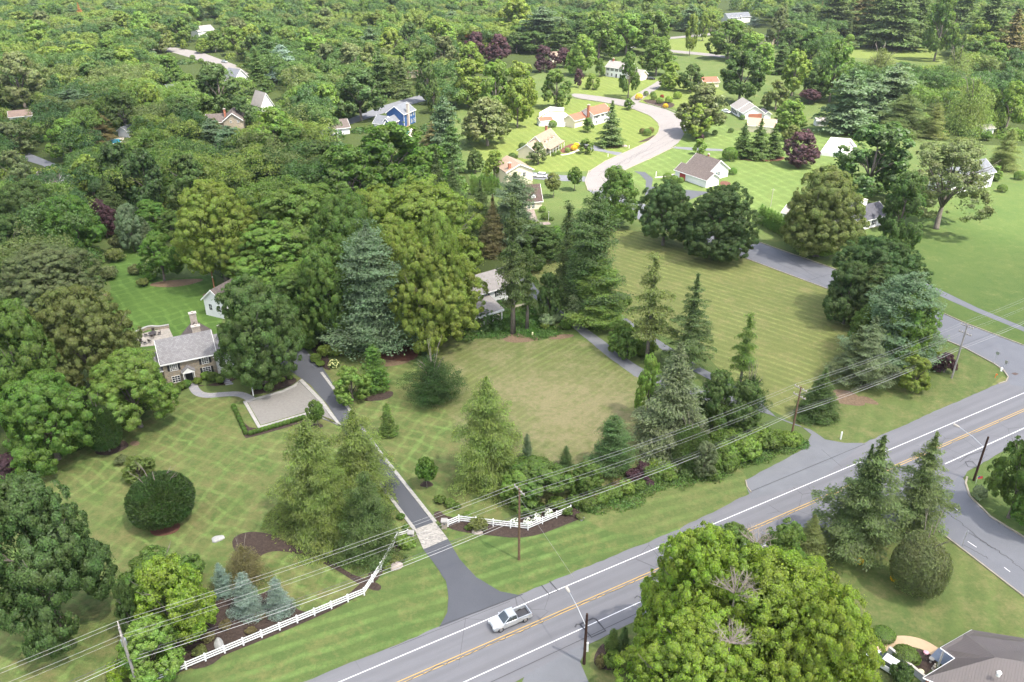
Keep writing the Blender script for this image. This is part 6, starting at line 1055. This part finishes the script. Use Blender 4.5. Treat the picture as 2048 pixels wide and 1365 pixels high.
def car(px, yaw, paint, label, cat, Lc=4.7, hw=.92, ht=1.65, suv=True, name='parked_car', z=0):
    t = empty(name, label, cat, at(*px) + Vector((0, 0, .07)), yaw); k = Lc / 2
    b = loft(MB(), [(-k, hw * .82, .42, .85, .92), (-k + .25, hw * .97, .3, .98, .93), (-k * .5, hw, .26, 1.02, .94), (k * .35, hw, .26, 1.0, .94), (k - .55, hw * .97, .28, .9, .93), (k - .1, hw * .86, .36, .74, .92), (k, hw * .7, .42, .66, .92)]); b.build('body', paint, t, smooth=False)
    xa = -k + (.15 if suv else .75); c = loft(MB(), [(xa, hw * .8, .9, 1.05, .9), (xa + .35, hw * .86, .92, ht - .08, .8), (-.3, hw * .88, .94, ht, .82), (.55, hw * .87, .94, ht - .08, .82), (1.25, hw * .84, .9, 1.0, .9)]); cb = c.build('cabin_glass', M_cg, t)
    r = MB(); r.prism([(xa + .35, -hw * .68, ht - .04), (.5, -hw * .68, ht - .03), (.5, hw * .68, ht - .03), (xa + .35, hw * .68, ht - .04)], [(xa + .4, -hw * .62, ht + .03), (.42, -hw * .62, ht + .03), (.42, hw * .62, ht + .03), (xa + .4, hw * .62, ht + .03)]); r.build('roof', paint, t)
    wheels(t, (-k + .9, k - .9), hw, .34)
    for s_ in (-1, 1): MB().box(k - .12, k + .01, s_ * hw * .62 - .16, s_ * hw * .62 + .16, .6, .74).build('headlight', M_head, t); MB().box(-k - .02, -k + .1, s_ * hw * .66 - .12, s_ * hw * .66 + .12, .7, .92).build('tail_light', M_tail, t)
    return t
def pickup(c, yaw, label):
    t = empty('pickup_truck', label, 'pickup truck', c, yaw); hw = .93; b = MB()
    loft(b, [(2.72, hw * .75, .5, .8, .93), (2.62, hw * .92, .38, .98, .93), (2.3, hw * .98, .34, 1.06, .94), (1.15, hw, .32, 1.12, .95), (-.62, hw, .32, 1.12, .97)]); b.build('body', M_silver, t)
    bed = MB(); bed.box(-2.72, -.64, -.9, -.78, .42, 1.12); bed.box(-2.72, -.64, .78, .9, .42, 1.12); bed.box(-2.72, -2.62, -.778, .778, .42, 1.10); bed.box(-.76, -.642, -.778, .778, .42, 1.18); bo = bed.build('cargo_bed', M_silver, t); MB().box(-2.618, -.762, -.776, .776, .42, .62).build('bed_liner', mat_plain('bed_liner', (.045, .045, .05)), bo)
    MB().box(-2.84, -2.73, -.85, .85, .42, .6).build('rear_bumper', M_steel, t)
    cab = loft(MB(), [(-.62, hw * .9, 1.08, 1.62, .86), (-.5, hw * .92, 1.08, 1.76, .82), (.35, hw * .92, 1.08, 1.8, .82), (.62, hw * .9, 1.08, 1.7, .83), (1.32, hw * .86, 1.06, 1.14, .95)]); cab.build('windows', M_cg, t)
    r = MB(); r.prism([(-.6, -.72, 1.71), (.52, -.72, 1.74), (.52, .72, 1.74), (-.6, .72, 1.71)], [(-.55, -.66, 1.82), (.42, -.66, 1.84), (.42, .66, 1.84), (-.55, .66, 1.82)]); rr = r.build('roof', M_silver, t)
    pl = MB()
    for s_ in (-1, 1):
        for x0, z0, x1, z1 in ((1.3, 1.13, .5, 1.75), (.12, 1.12, .12, 1.74), (-.6, 1.12, -.6, 1.72)): pl.tube([(x0, s_ * .87, z0), (x1, s_ * .72, z1)], .05, 4)
        MB().box(1.0, 1.14, s_ * 1.0 - .1, s_ * 1.0 + .1, 1.1, 1.28).build('mirror', M_silver, t); MB().box(2.55, 2.72, s_ * .66 - .14, s_ * .66 + .14, .78, .93).build('headlight', M_head, t)
        MB().box(-2.745, -2.722, s_ * .83 - .06, s_ * .83 + .06, .75, 1.05).build('tail_light', M_tail, t)
        for x in (1.75, -1.75): MB().box(x - .45, x + .45, s_ * .935 - .03, s_ * .935 + .015, .62, .84).build('fender', M_silver, t)
    pl.build('pillar', M_silver, rr); MB().box(2.68, 2.74, -.42, .42, .58, .78).build('grille', M_blackp, t); wheels(t, (1.75, -1.75), hw, .38)
pk = at(1020, 1246); pickup(pk + Vector((0, 0, .1)), math.pi + yaw_road - .02, 'silver pickup truck driving on the main road past the driveway'); LM['the silver pickup'] = (1020, 1232)
car((1080, 355), 2.95, M_cw, 'white estate car parked beside the cream two storey house', 'car'); car((1302, 160), -.25, M_ck, 'black car parked at the garage of the white colonial', 'car', 4.9); car((449, 126), -.5, M_silver, 'silver car parked on the sunny back street', 'car', 4.4, suv=False, ht=1.45); car((1452, 226), -1.0, M_cw, 'white car beside the pale roofed house', 'car', 4.6, suv=False, ht=1.45)
car((1772, 1335), 2.3, M_cw, 'white car partly under the lime green trees, bottom right', 'car', 4.6, suv=False, ht=1.5); car((790, 208), .3, M_cw, 'white car under the dark trees behind the blue house', 'car', 4.5, suv=False, ht=1.45) if False else None
# railing by the bottom-right garden and its ornaments
P = [at(1775, 1306, 0), at(1810, 1335, 0), at(1860, 1376, 0)]; rl = tag(ribbon_mb(P, .25, 0, 1.0).build('retaining_wall', mat_plain('grey_block', (.34, .36, .38), .9, .2, .15, 2)), 'grey retaining wall beside the bottom right garden bed', 'wall'); ribbon_mb(P, .33, 1.002, 1.08).build('coping', M_conc, rl)
def orn(px, parts, label, cat='ornament'):
    t = empty('garden_ornament', label, cat, at(*px))
    for nm, prof, mat in parts: MB().lathe(prof, 10).build(nm, mat, t)
M_pink = mat_plain('pink_flowers', (.7, .35, .4)); M_or = mat_plain('amber_pot', (.55, .28, .05))
orn((1861, 1325), [('bowl', [(.25, .5), (.32, .65), (.28, .67)], M_conc), ('pedestal', [(.2, 0), (.1, .1), (.1, .5)], M_conc)], 'pale stone bird bath in the dark garden bed', 'bird bath'); orn((1867, 1339), [('base', [(.3, 0), (.2, .2)], M_conc), ('figure', [(.16, .2), (.2, .5), (.1, .75), (.12, .9), (.02, 1.0)], M_conc)], 'pale garden statue on the dark bed', 'statue')
orn((1841, 1348), [('pot', [(.18, 0), (.25, .35)], M_or), ('flowers', [(.3, .35), (.32, .5), (.05, .65)], MATS['pale_yellow'])], 'amber flower pot at the lower edge of the garden bed', 'flower pot'); orn((1851, 1310), [('pot', [(.18, 0), (.25, .3)], M_conc), ('flowers', [(.3, .3), (.33, .45), (.05, .6)], M_pink)], 'pink potted flowers beside the tan walk', 'flower pot')
orn((1766, 1285), [('base', [(.2, 0), (.12, .15)], M_steel), ('figure', [(.14, .15), (.18, .6), (.1, 1.0), (.02, 1.15)], M_steel)], 'grey statue in front of the rounded shrub', 'statue')
# white hydrangeas and blossom
def blossom(px, r, n, col, label, name='flowering_shrub', hz=1.1):
    rs = np.random.RandomState(int(px[0])); v = rdirs(rs, n); v[:, 2] = np.abs(v[:, 2]); P = v * r * np.array([1, 1, hz]); P[:, 2] += .15
    t = empty(name, label, 'shrub', at(*px)); v2 = rdirs(rs, 900); v2[:, 2] = np.abs(v2[:, 2]); o = link('foliage', leaf_mesh('foliage', v2 * r * .93 * np.array([1, 1, hz]) + np.array([0, 0, .1]), v2 + rs.normal(size=(900, 3)) * .4, .2 * rs.uniform(.6, 1.3, 900), .7, rs), t); o.color = (*COL['mg'], 1)
    b = link('blossoms', leaf_mesh('blossoms', P, v + rs.normal(size=(n, 3)) * .3, .26 * rs.uniform(.7, 1.3, n), .9, rs, mat=mat_plain('petals_%d' % int(col[1] * 100), col, .8, .1, .1, 3)), t)
for px, lab in (((1030, 1048), 'white hydrangea left of the brown pole behind the fence'), ((1056, 1048), 'white hydrangea just right of the brown pole'), ((1072, 1038), 'white hydrangea third along the right fence'), ((1097, 1030), 'white hydrangea nearest the right end of the fence')): blossom(px, .75, 90, (.75, .76, .66), lab)
blossom((668, 733), 1.2, 120, (.7, .72, .3), 'pale yellow hydrangea beside the driveway edging'); blossom((1141, 592), 1.3, 40, (.75, .75, .72), 'shrub with scattered white blossom beside the neighbour driveway')
blossom((1716, 1124), .7, 160, (.75, .5, .03), 'round bush of yellow flowers on the corner house lawn'); blossom((1789, 1160), .6, 130, (.75, .5, .03), 'yellow flowers left of the large round holly'); blossom((1268, 210), 1.0, 100, (.7, .5, .05), 'yellow flowering bush at the foot of the colonial drive') if False else None
# dead limbs in the big lime green crown
def deadwood(px, z, label, n=26, L=3.2, sc_=1.):
    rs = random.Random(px[0]); mb = MB(); 
    for i in range(n):
        a = Vector((rs.uniform(-1, 1), rs.uniform(-1, 1), rs.uniform(.1, 1))).normalized(); p = Vector((0, 0, 0)); pts = [p]; 
        for k in range(4): a = (a + Vector((rs.uniform(-.5, .5), rs.uniform(-.5, .5), rs.uniform(-.2, .4))) * .7).normalized(); p = p + a * L / 4; pts.append(p)
        mb.tube(pts, [.07, .055, .04, .03, .015], 4, False)
        for k in (2, 3):
            for _ in range(3): q = Vector((rs.uniform(-1, 1), rs.uniform(-1, 1), rs.uniform(0, 1))).normalized(); mb.tube([pts[k], pts[k] + q * .5, pts[k] + q * .9 + Vector((0, 0, .2))], [.025, .015, .006], 3, False)
    mb.tube([(0, 0, -z), (0, 0, 0)], [.3, .1], 6); P = at(px[0], px[1], z); o = mb.build('dead_snag', M_twig, None, P); tag(o, label, 'dead tree')
deadwood((1470, 1190), 17, 'grey dead limbs rising left of centre in the lime green crowns'); deadwood((1580, 1165), 15, 'grey dead limbs near the top right of the lime green crowns', 20, 2.6); deadwood((1460, 1285), 15.5, 'grey dead limbs lowest in the lime green crowns', 18, 2.4); deadwood((1513, 1090), 11.5, 'bare grey twigs at the upper edge of the lime green crowns', 18, 2.8)
# ================================================================== LABELS OF THE PLANTING
LM.update({'the gravel court': (565, 815), 'the driveway entrance': (860, 1070), 'the left rail fence': (560, 1265), 'the brown utility pole': (1038, 1050), 'the pole by the neighbour driveway': (1592, 820), 'the corner utility pole': (1915, 700), 'the centre lawn': (1100, 820), 'the mown field': (1450, 590), 'the curved street': (1290, 320),
  'the garden lawn': (330, 600), 'the far left swimming pool': (230, 283), 'the sunny back street': (400, 112), 'the far bright meadow': (1780, 105), 'the lower right street': (1960, 1090), 'the corner house lawn': (1800, 1130), 'the open right lawn': (1950, 480), 'the lone lawn spruce': (1223, 250), 'the side street bend': (1560, 520), 'the left edge street': (75, 315), 'the front lawn': (450, 960)})
def rel(t, lm, pos):
    dx, dy = t['x'] - pos[0], t['y'] - pos[1]
    if abs(dx) > abs(dy) * 1.2: return ('right of ' if dx > 0 else 'left of ') + lm
    return ('in front of ' if dy > 0 else 'behind ') + lm
groups = {}
for t in TREES:
    best = min(LM.items(), key=lambda kv: math.hypot(t['x'] - kv[1][0], (t['y'] - kv[1][1]) * 1.3)); t['d'] = math.hypot(t['x'] - best[1][0], t['y'] - best[1][1])
    kn = KIND[t['kind']][2]
    if t['kind'] in 'RBLFPO' and t['h'] > 19: kn = 'tall ' + kn
    elif t['kind'] in 'RBL' and t['h'] < 7: kn = 'small ' + kn
    t['base'] = '%s %s %s' % (CN[t['col']], kn, rel(t, best[0], best[1])); groups.setdefault(t['base'], []).append(t)
ORD = ['nearest to it', 'second nearest to it', 'third nearest to it', 'fourth nearest to it', 'fifth nearest to it', 'sixth nearest to it', 'seventh nearest to it', 'eighth nearest to it', 'ninth nearest to it', 'tenth nearest to it', 'eleventh nearest to it', 'twelfth nearest to it', 'thirteenth nearest to it', 'fourteenth nearest to it', 'fifteenth nearest to it', 'sixteenth nearest to it', 'seventeenth nearest to it', 'eighteenth nearest to it', 'nineteenth nearest to it', 'twentieth nearest to it']
for b, L_ in groups.items():
    L_.sort(key=lambda t: t['d'])
    for i, t in enumerate(L_):
        o = t['o']
        if o.get('group'): n_ = sum(1 for q in TREES if q['o'].get('group') == o['group'] and q['x'] < t['x']); words = ['leftmost', 'second', 'third', 'fourth', 'fifth', 'sixth', 'seventh', 'eighth', 'ninth', 'tenth', 'eleventh', 'twelfth', 'thirteenth', 'fourteenth', 'fifteenth', 'sixteenth', 'seventeenth', 'eighteenth', 'nineteenth', 'twentieth', 'twenty-first', 'twenty-second', 'twenty-third', 'twenty-fourth']; gl = o['group']; o['label'] = ('%s from the left of the %s' % (words[n_], gl)).replace('leftmost from the left', 'leftmost'); continue
        o['label'] = b if len(L_) == 1 else b + ', ' + ORD[min(i, 19)]
        if len(o['label'].split()) > 16: o['label'] = o['label'].replace(' nearest to it', ' nearest').replace(', nearest', ', nearest').replace('tall ', '')
        o['group'] = 'trees of the wooded neighbourhood' if t['yt'] < 440 and KIND[t['kind']][3] != 'shrub' else ('shrubs in the beds and hedges' if KIND[t['kind']][3] == 'shrub' else 'trees and evergreens round the lawns')
# ================================================================== THE CLOUD that shades the near half
def cloud():
    rs = np.random.RandomState(3); off = Vector((S.x / S.z, S.y / S.z, 0)) * 420
    edge = [(-900, 480), (-330, 425), (-170, 385), (-60, 320), (0, 262), (60, 236), (150, 222), (260, 225), (420, 200), (700, 160), (700, -500), (-900, -500)]
    n = 150; xs = np.linspace(-1000, 800, n); ys = np.linspace(-600, 640, n); X, Y = np.meshgrid(xs, ys)
    E = np.array(edge, float); ins = np.zeros(X.shape, bool); dist = np.full(X.shape, 1e9)
    for k in range(len(E)):
        a, b = E[k], E[(k + 1) % len(E)]; ins ^= ((a[1] > Y) != (b[1] > Y)) & (X < (b[0] - a[0]) * (Y - a[1]) / (b[1] - a[1] + 1e-9) + a[0])
        d = b - a; t = np.clip(((X - a[0]) * d[0] + (Y - a[1]) * d[1]) / (d @ d), 0, 1); dist = np.minimum(dist, np.hypot(X - a[0] - t * d[0], Y - a[1] - t * d[1]))
    sd = np.where(ins, dist, -dist)
    wob = np.sin(X * .031 + 1) * np.cos(Y * .037) * 9 + np.sin(X * .013 + Y * .017) * 12 + np.sin(X * .08 + Y * .05) * 4
    dens = np.clip((sd + wob + 8) / 42, 0, 1); dens = dens * dens * (3 - 2 * dens)
    keep = dens > 0; V = []; Fc = []; D = []; idx = {}
    thick = 45 * np.sqrt(dens) * (1 + .25 * np.sin(X * .05) * np.cos(Y * .06))
    for j in range(n):
        for i in range(n):
            for s_, zo in ((0, 0), (1, 1)): idx[(i, j, s_)] = len(V); V.append((X[j, i] + off.x, Y[j, i] + off.y, 420 + (thick[j, i] if s_ else -thick[j, i] * .25 - .5))); D.append(dens[j, i])
    for j in range(n - 1):
        for i in range(n - 1):
            if keep[j, i] or keep[j + 1, i] or keep[j, i + 1] or keep[j + 1, i + 1]:
                Fc.append((idx[i, j, 1], idx[i + 1, j, 1], idx[i + 1, j + 1, 1], idx[i, j + 1, 1])); Fc.append((idx[i, j + 1, 0], idx[i + 1, j + 1, 0], idx[i + 1, j, 0], idx[i, j, 0]))
    me = bpy.data.meshes.new('cloud'); me.from_pydata(V, [], Fc); at_ = me.attributes.new('veil', 'FLOAT', 'POINT'); at_.data.foreach_set('value', np.array(D, np.float32))
    for p in me.polygons: p.use_smooth = True
    m, n_, out = node_mat('cloud_vapour'); g = G(n_); a = g.N('Attribute', attribute_name='veil'); f = g.M('MULTIPLY', a.outputs['Fac'], CLOUD, clamp=True)
    tr = g.N('BsdfTransparent'); tl = g.N('BsdfTranslucent'); tl.inputs[0].default_value = (.96, .96, .96, 1); mx = g.N('MixShader'); g.L(f, mx.inputs[0]); g.L(tr.outputs[0], mx.inputs[1]); g.L(tl.outputs[0], mx.inputs[2]); g.L(mx.outputs[0], out.inputs[0])
    me.materials.append(m); o = link('cloud', me); tag(o, 'white cloud overhead shading the near half of the view', kind='stuff'); return o
CLOUD = .42
cloud()

# ================================================================== THE AIR
hz = MB().box(-1500, 1500, -260, 1950, -1, 95).build('haze', MATS['white_paint']); tag(hz, 'thin summer haze over the whole view', kind='stuff')
m, n_, out = node_mat('haze_air'); pv = n_.nodes.new('ShaderNodeVolumePrincipled'); pv.inputs['Color'].default_value = (.93, .97, 1, 1); pv.inputs['Density'].default_value = .00007; pv.inputs['Anisotropy'].default_value = .3; n_.links.new(pv.outputs[0], out.inputs[1])
hz.data.materials.clear(); hz.data.materials.append(m)
